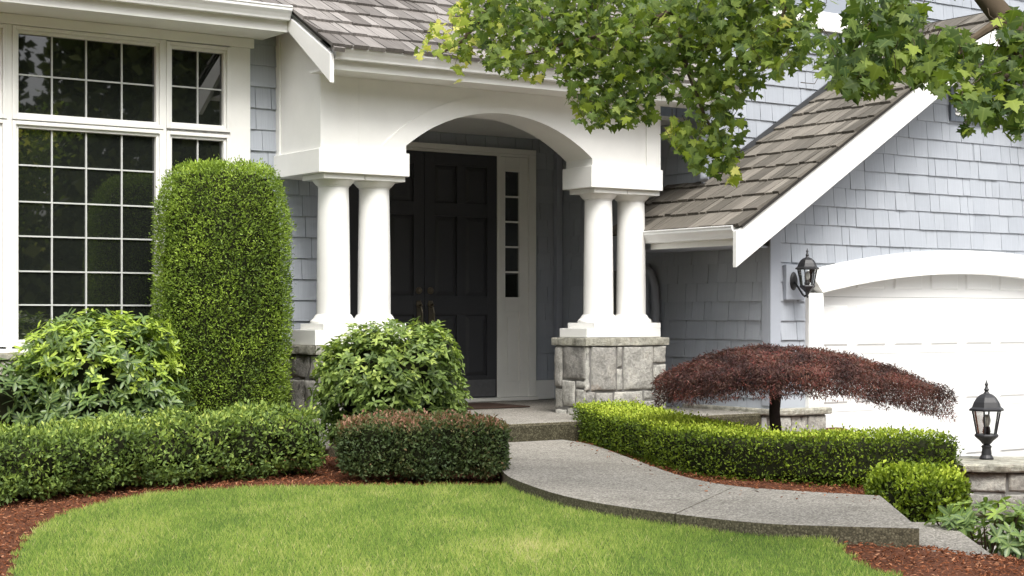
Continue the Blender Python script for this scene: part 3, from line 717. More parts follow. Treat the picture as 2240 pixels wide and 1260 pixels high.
# ------------------------------------------------------------------ lanterns, mat, pillar
def lantern_head(root, c, s, post):
    """six-sided carriage lantern; c = centre of glass, s = scale (roof radius about .1)"""
    cx, cy, cz0 = c; P6 = math.pi / 6
    m = M(); m.lathe([(.112 * s, .070 * s), (.112 * s, .082 * s), (.094 * s, .094 * s), (.082 * s, .125 * s), (.062 * s, .155 * s), (.040 * s, .172 * s), (.020 * s, .180 * s), (.014 * s, .19 * s)], c, 6, P6)
    m.lathe([(.010 * s, .19 * s), (.017 * s, .203 * s), (.010 * s, .214 * s), (.007 * s, .225 * s), (.012 * s, .236 * s), (.004 * s, .252 * s), (.003 * s, .262 * s)], c, 10); rf = m.build("lamp_roof", BLACK, root)
    m = M(); rt, rb, zt_, zb_ = .090 * s, .062 * s, .070 * s, -.075 * s
    for k in range(6):
        a = P6 + k * math.pi / 3
        m.tube([(cx + rt * math.cos(a), cy + rt * math.sin(a), cz0 + zt_), (cx + rb * math.cos(a), cy + rb * math.sin(a), cz0 + zb_)], .0055 * s, 5)
    m.lathe([(.070 * s, -.076 * s), (.074 * s, -.085 * s), (.070 * s, -.094 * s), (.040 * s, -.120 * s), (.026 * s, -.138 * s)], c, 6 if not post else 18, P6)
    m.lathe([(.022 * s, -.075 * s), (.026 * s, -.06 * s), (.02 * s, -.03 * s)], c, 10)
    if not post: m.lathe([(.018 * s, -.138 * s), (.02 * s, -.15 * s), (.008 * s, -.165 * s), (.011 * s, -.178 * s), (.003 * s, -.195 * s)], c, 10)
    m.build("lamp_frame", BLACK, root)
    m = M()
    for k in range(6):
        a, b = P6 + k * math.pi / 3 + .04, P6 + (k + 1) * math.pi / 3 - .04; q = .97
        m.add([(cx + rt * q * math.cos(a), cy + rt * q * math.sin(a), cz0 + zt_), (cx + rt * q * math.cos(b), cy + rt * q * math.sin(b), cz0 + zt_), (cx + rb * q * math.cos(b), cy + rb * q * math.sin(b), cz0 + zb_), (cx + rb * q * math.cos(a), cy + rb * q * math.sin(a), cz0 + zb_)], [(0, 1, 2, 3)])
    m.build("lamp_glass", CLEAR, root)
    m = M(); m.lathe([(.012 * s, -.03 * s), (.022 * s, -.012 * s), (.026 * s, .01 * s), (.02 * s, .035 * s), (.008 * s, .048 * s)], c, 14); m.build("light_bulb", BULB, root, smooth=True)
wc = at(1766, 606, Y=10.17); wb = at(1733, 615, Y=10.36)
wl = thing("wall_lantern", (wb[0], YG - .02, wb[2]), "black wall lantern on the grey shingles beside the garage door arch", "lantern")
lantern_head(wl, wc, .93, False)
m = M(); m.lathe([(.01, .016), (.045, .014), (.058, .006), (.062, 0)], (wb[0], YG - .047, wb[2]), 20, tilt=Matrix.Rotation(math.pi / 2, 4, 'X') @ Matrix.Diagonal((.72, 1.3, 1, 1)))
m.tube([(wb[0], YG - .06, wb[2] - .01), (wb[0] + .0, YG - .10, wb[2] - .05), (wb[0] + .01, YG - .15, wb[2] - .12), (wc[0] - .01, 10.19, wc[2] - .165), (wc[0], 10.17, wc[2] - .145)], .009, 8)
m.build("wall_bracket", BLACK, wl)
m = M().box(wb[0] - .085, wb[0] + .13, YG - .046, YG - .004, wb[2] - .16, wb[2] + .14); m.build("mounting_block", BLUETRIM, wl, .003)

# stone pillar with post lantern (turned to face the walk)
TP = 10.3; ang = -(TH + math.radians(3.5))
pf = at(2107, 1016, t=TP); ux = np.array([math.cos(ang), math.sin(ang), 0]); uy = np.array([-math.sin(ang), math.cos(ang), 0])
CW, CD = .58, .62; zt_ = pf[2]
pc = pf + ux * CW / 2 + uy * CD / 2
pil = thing("stone_pillar", (pc[0], pc[1], -.62), "square grey stone gate pillar with flat cap under the post lantern", "pillar")
o1 = stone_block("pillar_shaft", -.25, .25, -.27, .27, -.62, zt_ - .05, None, True, 21, 'flr', None, None, .04, zt_)
R_ = Matrix.Translation((pc[0], pc[1], 0)) @ Matrix.Rotation(ang, 4, 'Z')
def bake(o, R):
    o.data.transform(R)
    for ch in o.children: ch.matrix_parent_inverse = Matrix.Identity(4); ch.data.transform(R)
bake(o1, R_); adopt(o1, pil)
lc = at(2158, 1005, t=TP + .36); lz = zt_
s_ = .46 / .52
lt = thing("post_lantern", (lc[0], lc[1], lz), "black six sided post lantern standing on the square stone pillar", "lantern")
lantern_head(lt, (lc[0], lc[1], lz + .243), 1.03, True)
m = M(); m.lathe([(.045, .002), (.045, .012), (.033, .03), (.028, .07), (.034, .085), (.02, .098), (.03, .112), (.036, .12)], (lc[0], lc[1], lz), 20); m.build("lamp_stem", BLACK, lt)
m = M().box(7.45, 8.62, 12.25, 12.95, .143, .156); tag(m.build("door_mat", MAT_, bevel=.004, org=(8.0, 12.6, .14)), "flat brown door mat lying on the porch before the charcoal doors", "door mat")

#PLANTS#
# ------------------------------------------------------------------ plants
def nrm(a): return a / np.maximum(np.linalg.norm(a, axis=-1, keepdims=True), 1e-9)
def fbm(P, sc, seed):
    return np.array([noise.noise((p[0] * sc + seed, p[1] * sc + seed * .7, p[2] * sc)) for p in P])
def sample(V, Q, n):
    """area weighted points and normals on a quad mesh"""
    T = np.vstack([Q[:, [0, 1, 2]], Q[:, [0, 2, 3]]]); A, B, C_ = V[T[:, 0]], V[T[:, 1]], V[T[:, 2]]
    cr = np.cross(B - A, C_ - A); ar = np.linalg.norm(cr, axis=1); k = RNG.choice(len(T), n, p=ar / ar.sum())
    u, v = RNG.random(n), RNG.random(n); f = u + v > 1; u[f], v[f] = 1 - u[f], 1 - v[f]
    return A[k] + (B - A)[k] * u[:, None] + (C_ - A)[k] * v[:, None], cr[k] / np.maximum(ar[k], 1e-12)[:, None]
def orient(nl, al):
    al = nrm(al); nl = nrm(nl - al * (nl * al).sum(1, keepdims=True)); return np.stack([np.cross(al, nl), al, nl], 1)
def leaves(name, P, nl, al, size, tint, mat, tpl, parent=None, wid=1.0):
    tv, tf = tpl; R = orient(nl, al); n = len(P); k = len(tv)
    L = np.repeat(tv[None], n, 0) * np.asarray(size)[:, None, None]; L[:, :, 0] *= np.asarray(wid).reshape(-1, 1) if np.ndim(wid) else wid
    V = P[:, None, :] + np.einsum('nki,nij->nkj', L, R)
    G = np.concatenate([np.repeat(tv[None, :, :2], n, 0), np.repeat(np.asarray(tint)[:, None, None], k, 1)], 2)
    Fc = (np.arange(n)[:, None, None] * k + tf[None]).reshape(-1, tf.shape[1])
    return link(name, V.reshape(-1, 3), Fc, mat, parent, 0, False, G.reshape(-1, 3))
def tpl_diamond(w, fold=.12, curl=-.08):   # base, left, tip, right
    return (np.array([(0, 0, 0), (-w / 2, .5, fold * w), (0, 1, curl), (w / 2, .5, fold * w)]), np.array([(0, 3, 2), (0, 2, 1)]))
def tpl_oval(w, fold=.25, curl=-.18):
    ys = [.0, .25, .6, .88, 1.0]; ws = [.12, .78, 1.0, .62, .06]; v = []
    for y, q in zip(ys, ws):
        z = curl * y * y; v += [(-w / 2 * q, y, z + fold * w / 2 * q), (0, y, z), (w / 2 * q, y, z + fold * w / 2 * q)]
    f = []
    for i in range(4):
        a = i * 3; f += [(a, a + 1, a + 4, a + 3), (a + 1, a + 2, a + 5, a + 4)]
    return np.array(v), np.array(f)
def tpl_maple():
    prof = [(0, 0), (.16, -.04), (.42, -.10), (.27, .13), (.62, .20), (.52, .34), (.66, .55), (.40, .50), (.27, .50), (.24, .70), (.13, .80), (0, 1.08)]
    pts = prof + [(-x, y) for x, y in prof[-2:0:-1]]
    v = [(0, .25, .03)] + [(x, y, -.10 * (x * x + (y - .3) ** 2) - .05 * max(0, y) + .05 * abs(x)) for x, y in pts]; n = len(pts)
    return np.array(v), np.array([(0, 1 + i, 1 + (i + 1) % n) for i in range(n)][::-1])
def tube_mesh(path, hw, z0, z1, seed, pw=.32, namp=.03, nsc=5, shrink=0.0, cap=True, wprof=None, ground=None, lump=.012):
    """clipped hedge following a path: rounded rectangular section, soft ends, wavering faces"""
    P = smooth_poly(path, 3, False); seg = np.linalg.norm(np.diff(P, axis=0), axis=1); s = np.concatenate([[0], np.cumsum(seg)])
    L = s[-1]; m_ = max(8, int(L / .03)); S_ = np.linspace(0, L, m_); X = np.interp(S_, s, P[:, 0]); Y = np.interp(S_, s, P[:, 1])
    T = nrm(np.stack([np.gradient(X), np.gradient(Y)], 1)); na = 44; V = []
    for i in range(m_):
        e = min(S_[i], L - S_[i]) / (hw * .8); q = (1 - max(0, 1 - e) ** 3.2) ** .5 if e < 1 else 1; q = max(q, .12)
        a0 = z0 if ground is None else ground(X[i], Y[i]); b0 = z1(S_[i] / L) if callable(z1) else z1
        h = hw if wprof is None else hw * wprof(S_[i] / L)
        for k in range(na):
            t = 2 * math.pi * k / na; c, d = math.cos(t), math.sin(t)
            cx = math.copysign(abs(c) ** pw, c) * (h * (.25 + .75 * q) - shrink); dz = math.copysign(abs(d) ** pw, d)
            z = (a0 + b0) / 2 + dz * ((b0 - a0) / 2 * (.6 + .4 * q) - shrink)
            V.append((X[i] - T[i, 1] * cx, Y[i] + T[i, 0] * cx, z))
    V = np.array(V); c = np.repeat(np.stack([X, Y, np.full(m_, (z0 + (z1(.5) if callable(z1) else z1)) / 2)], 1), na, 0)
    V += nrm(V - c) * (fbm(V, nsc, seed) * namp + fbm(V, nsc * 2.7, seed + 5) * namp * .4 + fbm(V, 17, seed + 8) * lump)[:, None]
    i = np.arange(m_ * na).reshape(m_, na); Q = np.stack([i[:-1], np.roll(i, -1, 1)[:-1], np.roll(i, -1, 1)[1:], i[1:]], -1).reshape(-1, 4)
    ends = []
    for row, fl in ((0, 1), (m_ - 1, 0)):
        ci = len(V); V = np.vstack([V, V[i[row]].mean(0)])
        for k in range(0, na, 2):
            q = (ci, i[row, (k + 2) % na], i[row, k + 1], i[row, k]); ends.append(q if fl else q[::-1])
    return V, np.vstack([Q, ends])
def blob_mesh(c, rx, ry, z0, z1, seed, pw=.5, pz=.5, namp=.04, nsc=3, shrink=0, rprof=None, nu=72, nv=48, skew=None, lump=.014):
    V = []; cz_ = (z0 + z1) / 2; hz = (z1 - z0) / 2 - shrink
    for j in range(nv + 1):
        ph = -math.pi / 2 + math.pi * j / nv; cp, sp = max(1e-3, math.cos(ph)) ** pz, math.copysign(abs(math.sin(ph)) ** pz, math.sin(ph))
        for k in range(nu):
            t = 2 * math.pi * k / nu; a, b = math.cos(t), math.sin(t); rr = rprof((sp + 1) / 2) if rprof else 1
            x = math.copysign(abs(a) ** pw, a) * (rx - shrink) * cp * rr; y = math.copysign(abs(b) ** pw, b) * (ry - shrink) * cp * rr
            V.append((x, y, sp * hz))
    V = np.array(V); V += nrm(V) * (fbm(V + np.array([c[0], c[1], 0]), nsc, seed) * namp + fbm(V, nsc * 2.6, seed + 3) * namp * .5 + fbm(V, 15, seed + 8) * lump)[:, None]
    if skew is not None: V[:, :2] = V[:, :2] @ skew
    V += np.array([c[0], c[1], cz_]); i = np.arange((nv + 1) * nu).reshape(nv + 1, nu)
    Q = np.stack([i[:-1], np.roll(i, -1, 1)[:-1], np.roll(i, -1, 1)[1:], i[1:]], -1).reshape(-1, 4); return V, Q
CAMV = np.array([0, 0, ZC])
def facing(P, Nn, lim=-.35):
    v = nrm(CAMV - P); return (v * Nn).sum(1) > lim
def clipped(root, shape, n, tpl, size, depth, mat, core=.05, out=.6, spread=.9, up=.35, newg=None, wid=(.8, 1.2), stray=.04):
    """leaf-covered clipped shrub: twig core, dark as the shade inside, plus a deep layer of leaves"""
    V, Q = shape(core); link("shaded_twig_core", V, Q, TWIG_SHADE, root, smooth=True)
    V, Q = shape(0); P, Nn = sample(V, Q, n); rn = RNG.normal
    d = RNG.random(n) ** 1.6 * depth; k_ = RNG.random(n) < stray * (.5 + .5 * np.clip(Nn[:, 2], 0, 1)); dd_ = np.where(k_, -RNG.random(n) * .035, d); P = P - Nn * dd_[:, None] + rn(size=(n, 3)) * .006
    nl = nrm(Nn + rn(size=(n, 3)) * spread + np.array([0, 0, .5])); al = nrm(Nn * out + rn(size=(n, 3)) * .7 + np.array([0, 0, up]))
    sz = RNG.uniform(size[0], size[1], n)
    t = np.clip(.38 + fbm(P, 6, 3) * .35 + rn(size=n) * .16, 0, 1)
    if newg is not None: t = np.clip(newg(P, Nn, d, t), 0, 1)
    leaves("foliage", P, nl, al, sz, t, mat, tpl, root, RNG.uniform(wid[0], wid[1], n))
def shoots(root, shape, n, tpl, per, size, depth, mat, core, tintf, stem=None, upb=.7, open_=(45, 85), z_cut=None):
    """broad-leaved shrub: whorls of leaves at the shoot ends"""
    V, Q = shape(core); link("shaded_twig_core", V, Q, TWIG_SHADE, root, smooth=True)
    V, Q = shape(0); P, Nn = sample(V, Q, n); d = RNG.random(n) ** 1.3 * depth; P = P - Nn * d[:, None] + RNG.normal(size=(n, 3)) * .012
    if z_cut is not None: k = z_cut(P); P, Nn, d = P[k], Nn[k], d[k]; n = len(P)
    D = nrm(Nn + np.array([0, 0, upb]) + RNG.normal(size=(n, 3)) * .35)
    a = nrm(np.cross(D, RNG.normal(size=(n, 3)))); b = np.cross(D, a); LP_, LN, LA, LS, LT = [], [], [], [], []
    st = tintf(P, Nn, d)
    for k in range(per):
        ph = 2 * math.pi * k / per + RNG.uniform(-.4, .4, n); th = np.radians(RNG.uniform(open_[0], open_[1], n) + 12 * (k % 2))
        rad = a * np.cos(ph)[:, None] + b * np.sin(ph)[:, None]; al = D * np.cos(th)[:, None] + rad * np.sin(th)[:, None]
        al = al + np.array([0, 0, -.25]) * (1 - st)[:, None]
        nl = D * np.sin(th)[:, None] - rad * np.cos(th)[:, None] + RNG.normal(size=(n, 3)) * .15
        LP_.append(P - D * RNG.uniform(0, .03, n)[:, None]); LN.append(nl); LA.append(al); LS.append(RNG.uniform(size[0], size[1], n) * (1 - .25 * st)); LT.append(np.clip(st + RNG.normal(size=n) * .07, 0, 1))
    leaves("foliage", np.vstack(LP_), np.vstack(LN), np.vstack(LA), np.concatenate(LS), np.concatenate(LT), mat, tpl, root, RNG.uniform(.85, 1.15, n * per))

YEW = m_leaf("yew foliage", [(0, (.045, .078, .013)), (.4, (.135, .20, .026)), (.75, (.225, .31, .04)), (1, (.32, .40, .065))], .5, .25, .2, gain=1.28)
BOXL = m_leaf("box foliage", [(0, (.04, .068, .008)), (.4, (.11, .155, .014)), (.75, (.22, .29, .028)), (1, (.36, .42, .055))], .5, .18, .25, gain=1.2)
HEDGE = m_leaf("dull hedge foliage", [(0, (.034, .056, .018)), (.4, (.10, .15, .038)), (.75, (.20, .27, .06)), (1, (.33, .38, .09))], .5, .18, .25, gain=1.25)
REDH = m_leaf("bronze tipped hedge foliage", [(0, (.028, .046, .02)), (.45, (.075, .105, .038)), (.6, (.13, .12, .055)), (.78, (.21, .10, .07)), (1, (.34, .20, .14))], .5, .18, .22, gain=1.25)
RHODO = m_leaf("rhododendron foliage", [(0, (.04, .075, .028)), (.35, (.095, .155, .05)), (.6, (.20, .29, .05)), (1, (.32, .41, .055))], .38, .4, .25, .5, gain=1.22)
LAUREL = m_leaf("laurel foliage", [(0, (.04, .07, .022)), (.4, (.11, .165, .04)), (.75, (.20, .275, .065)), (1, (.33, .40, .10))], .42, .28, .25, .4, gain=1.22)
LACE = m_leaf("dark red maple foliage", [(0, (.025, .014, .012)), (.35, (.065, .022, .021)), (.55, (.10, .06, .045)), (.8, (.15, .033, .028)), (1, (.20, .10, .075))], .5, .25, .2)
MAPLE = m_leaf("maple foliage", [(0, (.042, .075, .022)), (.3, (.095, .145, .032)), (.6, (.185, .24, .042)), (.85, (.32, .39, .06)), (1, (.55, .53, .15))], .5, .2, .38, .25)

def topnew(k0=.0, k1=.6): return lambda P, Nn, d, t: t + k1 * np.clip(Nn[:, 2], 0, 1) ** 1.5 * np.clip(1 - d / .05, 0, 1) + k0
# tall clipped column
c = np.array([5.10, 11.18]); root = thing("clipped_column_shrub", (c[0], c[1], -.06), "tall dense green shrub clipped into a round topped column beside the big window", "shrub")
yprof = lambda s: 1 - .13 * max(0, (.42 - s) / .42) ** 1.3 - .15 * max(0, (s - .70) / .30) ** 2
shape = lambda k: blob_mesh(c, .485, .46, -.12, 2.09, 2, .8, .30, .025, 3.2, k, yprof, 110, 84, lump=.022)
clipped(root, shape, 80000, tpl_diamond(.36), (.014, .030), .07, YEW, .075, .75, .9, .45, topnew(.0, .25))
# long hedge by the lawn
path = [(1.6, 8.75), (2.3, 9.08), (2.95, 9.38), (3.6, 9.62), (4.2, 9.80), (4.72, 9.84), (5.13, 9.76)]
root = thing("boxwood_hedge", (3.5, 9.5, -.09), "long low green hedge curving along the back of the lawn", "hedge")
shape = lambda k: tube_mesh(path, .30, -.05, lambda s: .275 + .075 * s, 4, .55, .075, 4.2, k, lump=.045)
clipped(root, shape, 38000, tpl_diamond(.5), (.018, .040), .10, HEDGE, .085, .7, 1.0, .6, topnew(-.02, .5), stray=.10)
# bronze-tipped hedge
path2 = [(5.08, 9.33), (5.36, 9.08), (5.64, 8.84), (5.92, 8.67)]
root = thing("bronze_tipped_hedge", (5.4, 9.05, -.09), "short dark hedge with reddish brown leaf tips along its top", "hedge")
shape = lambda k: tube_mesh(path2, .27, -.03, .33, 9, .28, .035, 4.5, k, lump=.018)
clipped(root, shape, 17000, tpl_diamond(.5), (.018, .032), .07, REDH, .06, .6, 1.0, .5, lambda P, Nn, d, t: t * .75 + .62 * sstep(P[:, 2], .20, .33) * RNG.random(len(P)) ** .6)
# neat curved box hedge
path3 = [(8.24, 10.66), (7.86, 9.88), (7.50, 9.06), (7.18, 8.29), (6.98, 7.72), (7.01, 7.42), (7.31, 7.22), (7.72, 7.03), (8.04, 6.90)]
root = thing("curved_box_hedge", (7.3, 8.0, -.03), "neatly clipped bright green hedge bending round the red leaved maple", "hedge")
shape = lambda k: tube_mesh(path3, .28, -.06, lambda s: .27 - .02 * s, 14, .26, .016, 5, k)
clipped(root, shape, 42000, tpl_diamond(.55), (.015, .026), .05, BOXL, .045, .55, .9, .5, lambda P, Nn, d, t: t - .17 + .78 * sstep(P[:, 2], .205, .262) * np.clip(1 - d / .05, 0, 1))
# small box bush
c5 = at(2010, 1085, t=9.5)[:2]; root = thing("box_bush", (c5[0], c5[1], -.3), "small rounded green bush beside the garden steps", "bush")
shape = lambda k: blob_mesh(c5, .27, .27, -.40, .085, 17, .75, .45, .035, 6, k)
clipped(root, shape, 8500, tpl_diamond(.55), (.022, .038), .07, BOXL, .06, .6, 1.0, .55, lambda P, Nn, d, t: t - .18 + .6 * sstep(P[:, 2], -.06, .08) * np.clip(1 - d / .06, 0, 1))
# rhododendrons and laurel
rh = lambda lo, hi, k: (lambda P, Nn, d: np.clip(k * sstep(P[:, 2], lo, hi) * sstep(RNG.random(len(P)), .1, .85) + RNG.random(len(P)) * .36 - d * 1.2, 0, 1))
c6 = np.array([4.06, 10.92]); root = thing("rhododendron_bush", (c6[0], c6[1], -.08), "large rounded broad leaved bush with yellow green new growth under the big window", "bush")
shape = lambda k: blob_mesh(c6, .56, .54, -.10, 1.0, 23, .85, .72, .07, 3, k)
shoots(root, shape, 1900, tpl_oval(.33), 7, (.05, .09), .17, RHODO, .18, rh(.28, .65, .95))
c7 = np.array([5.72, 9.78]); root = thing("laurel_bush", (c7[0], c7[1], -.08), "rounded light green broad leaved bush in front of the stone pier left of the doors", "bush")
shape = lambda k: blob_mesh(c7, .50, .48, .02, .93, 27, .85, .66, .06, 3.5, k)
shoots(root, shape, 2000, tpl_oval(.42), 6, (.038, .068), .15, LAUREL, .17, rh(.05, .7, .8))
m = M()
for k in range(11):
    a = RNG.uniform(0, 6.28); q = RNG.uniform(.05, .3); x, y = c7[0] + .14 * math.cos(a), c7[1] + .14 * math.sin(a)
    m.tube([(x, y, -.1), (x + q * .4 * math.cos(a), y + q * .4 * math.sin(a), .22), (x + q * math.cos(a), y + q * math.sin(a), .6)], [.012, .010, .006], 6)
m.build("stems", BARK, root)
c8 = at(2170, 1168, t=8.7); root = thing("young_rhododendron", (c8[0], c8[1], -.5), "loose leafy shrub with bare stems in front of the square pillar", "shrub")
shape = lambda k: blob_mesh(c8[:2], .31, .27, -.36, .0, 33, .9, .8, .05, 5, k)
V8, Q8 = shape(0)
def open_shrub(root, c, shape, n, stem_base):
    V, Q = shape(0); P, Nn = sample(V, Q, n); P = P - Nn * (RNG.random(n) * .10)[:, None]; D = nrm(Nn + np.array([0, 0, .8]) + RNG.normal(size=(n, 3)) * .3)
    a = nrm(np.cross(D, RNG.normal(size=(n, 3)))); b = np.cross(D, a); A_, B_, C_, S_, T_ = [], [], [], [], []
    st = np.clip(sstep(P[:, 2], -.25, 0) * .30 + RNG.random(n) * .30, 0, 1)
    for k in range(7):
        ph = 2 * math.pi * k / 7 + RNG.uniform(-.3, .3, n); th = np.radians(RNG.uniform(55, 95, n)); rad = a * np.cos(ph)[:, None] + b * np.sin(ph)[:, None]
        A_.append(P); C_.append(D * np.cos(th)[:, None] + rad * np.sin(th)[:, None]); B_.append(D * np.sin(th)[:, None] - rad * np.cos(th)[:, None]); S_.append(RNG.uniform(.045, .085, n)); T_.append(np.clip(st + RNG.normal(size=n) * .08, 0, 1))
    leaves("foliage", np.vstack(A_), np.vstack(B_), np.vstack(C_), np.concatenate(S_), np.concatenate(T_), RHODO, tpl_oval(.36), root)
    m = M()
    for p in P[:: 3]:
        q = (np.array(stem_base) + p) / 2 + np.array([0, 0, -.04]) + RNG.normal(size=3) * .02
        m.tube([np.array(stem_base) + RNG.normal(size=3) * .03 * np.array([1, 1, 0]), q, p], [.012, .008, .004], 5)
    m.build("stems", BARK, root)
open_shrub(root, c8, shape, 120, (c8[0], c8[1], -.52))
c9 = np.array([3.35, 11.0]); root = thing("dark_shrub", (c9[0], c9[1], -.08), "dull dark green shrub at the left edge behind the long hedge", "shrub")
shape = lambda k: blob_mesh(c9, .42, .4, -.1, .68, 41, .85, .6, .06, 3.5, k)
shoots(root, shape, 420, tpl_oval(.36), 6, (.05, .085), .12, RHODO, .15, rh(.5, 1.2, .3))

# laceleaf maple: a flat umbrella on a short trunk
tb = at(1697, 935, t=11.2); root = thing("laceleaf_maple", (tb[0], tb[1], -.05), "dwarf maple with a flat umbrella of dark red feathery leaves on a thin trunk", "tree")
rv = np.array([_r[0], _r[1]]); dv = np.array([_d[0], _d[1]])
def crown_pt(a, q):
    """a = angle, q = 0 centre .. 1 rim -> point on the top of the umbrella"""
    lx, ly = math.cos(a), math.sin(a); R_ = 1.25 if lx > 0 else .82
    R_ = .82 + (1.19 - .82) * (1 + math.tanh(lx * 3)) / 2
    u = q * R_ * lx; v = q * .74 * ly; top = .775 - q ** 1.9 * ((.335 if lx > 0 else .23) * lx * lx + .15 * ly * ly)
    return u, v, top
n = 75000; a = RNG.uniform(0, 2 * math.pi, n); q = np.sqrt(RNG.random(n)); PP = []
for i in range(n):
    wob = 1 + .07 * noise.noise((a[i] * 1.6, 3, 0)) + .05 * noise.noise((a[i] * 5, 1, 2)); u, v, tz = crown_pt(a[i], q[i] * wob)
    th_ = .05 + .25 * (1 - .48 * q[i] ** 1.8); tz += .032 * noise.noise((u * 6, v * 6, 1)) + .02 * noise.noise((u * 17, v * 17, 4)); PP.append((tb[0] + rv[0] * u + dv[0] * v, tb[1] + rv[1] * u + dv[1] * v, tz - th_ * RNG.random() ** 1.8))
PP = np.array(PP); rad_ = nrm(np.stack([PP[:, 0] - tb[0], PP[:, 1] - tb[1], np.zeros(n)], 1))
al = nrm(rad_ * .6 + np.array([0, 0, -.5]) + RNG.normal(size=(n, 3)) * .65); nl = nrm(np.array([0, 0, 1.0]) + rad_ * .8 + RNG.normal(size=(n, 3)) * .6)
t = np.clip(.45 + fbm(PP, 5, 8) * .7 + fbm(PP, 16, 3) * .35 + RNG.normal(size=n) * .16, 0, 1)
leaves("foliage", PP, nl, al, RNG.uniform(.014, .036, n), t, LACE, tpl_diamond(.22), root)
m = M(); zt_ = .60
m.tube([(tb[0], tb[1], -.1), (tb[0] + .005, tb[1], .15), (tb[0] - .012, tb[1], .32), (tb[0] + .01, tb[1] + .01, .46), (tb[0], tb[1], .56)], [.055, .042, .038, .042, .03], 10); m.build("trunk", DARKBARK, root, smooth=True)
m = M()
for k in range(26):
    a_ = k * 2.399; pts = []
    for j in range(6):
        qq = .05 + .88 * j / 5 * (.6 + .4 * ((k * 7) % 5) / 4); u, v, tz = crown_pt(a_ + .25 * math.sin(j * 1.3 + k), qq); pts.append((tb[0] + rv[0] * u + dv[0] * v, tb[1] + rv[1] * u + dv[1] * v, tz - .10 - .10 * (1 - qq)))
    pts[0] = (tb[0], tb[1], .50); m.tube(pts, [.018, .014, .010, .008, .006, .003], 5)
m.build("branches", DARKBARK, root)

# the big maple: limb from the right, drooping sprays of leaves
tr = at(2420, 700, t=6.9); TRX = np.array([tr[0], tr[1]])
root = thing("maple_tree", (tr[0], tr[1], -.5), "green maple hanging leafy branches over the porch roof from the right", "tree")
m = M()
m.tube([(tr[0], tr[1], -.6), (tr[0] - .02, tr[1] + .02, .6), (tr[0] - .05, tr[1], 1.6), at(2330, 300, t=6.75), at(2250, 115, t=6.65), at(2195, 40, t=6.6), at(2130, -40, t=6.7), at(2040, -160, t=6.9), at(1950, -320, t=7.1)], [.15, .13, .11, .085, .06, .048, .042, .034, .024], 12)
m.build("trunk", BARK, root, smooth=True)
m = M()
def limb(pts, r0, r1):
    m.tube([at(x, y, t=t) for x, y, t in pts], list(np.linspace(r0, r1, len(pts))), 7)
LB = [[(2040, -160, 6.9), (1800, -120, 7.6), (1550, -90, 8.3), (1300, -60, 8.9), (1100, -30, 9.3)], [(1550, -90, 8.3), (1480, 20, 8.4), (1500, 140, 8.3), (1540, 250, 8.2), (1580, 330, 8.15)],
      [(1300, -60, 8.9), (1290, 40, 8.9), (1330, 140, 8.8), (1370, 210, 8.7)], [(1100, -30, 9.3), (1060, 30, 9.3), (1010, 90, 9.3), (960, 120, 9.3)],
      [(2130, -40, 6.7), (2000, -20, 6.6), (1900, 60, 6.6), (1850, 140, 6.6)], [(2195, 40, 6.6), (2120, 90, 6.4), (2080, 160, 6.3)], [(2250, 115, 6.65), (2200, 170, 6.3), (2140, 220, 6.2)],
      [(1800, -120, 7.6), (1730, -20, 7.6), (1700, 70, 7.6)], [(1480, 20, 8.4), (1400, 60, 8.5), (1250, 90, 8.7), (1150, 120, 8.8)], [(2300, 250, 6.7), (2250, 180, 6.4), (2210, 230, 6.3)]]
for L_ in LB: limb(L_, .022, .004)
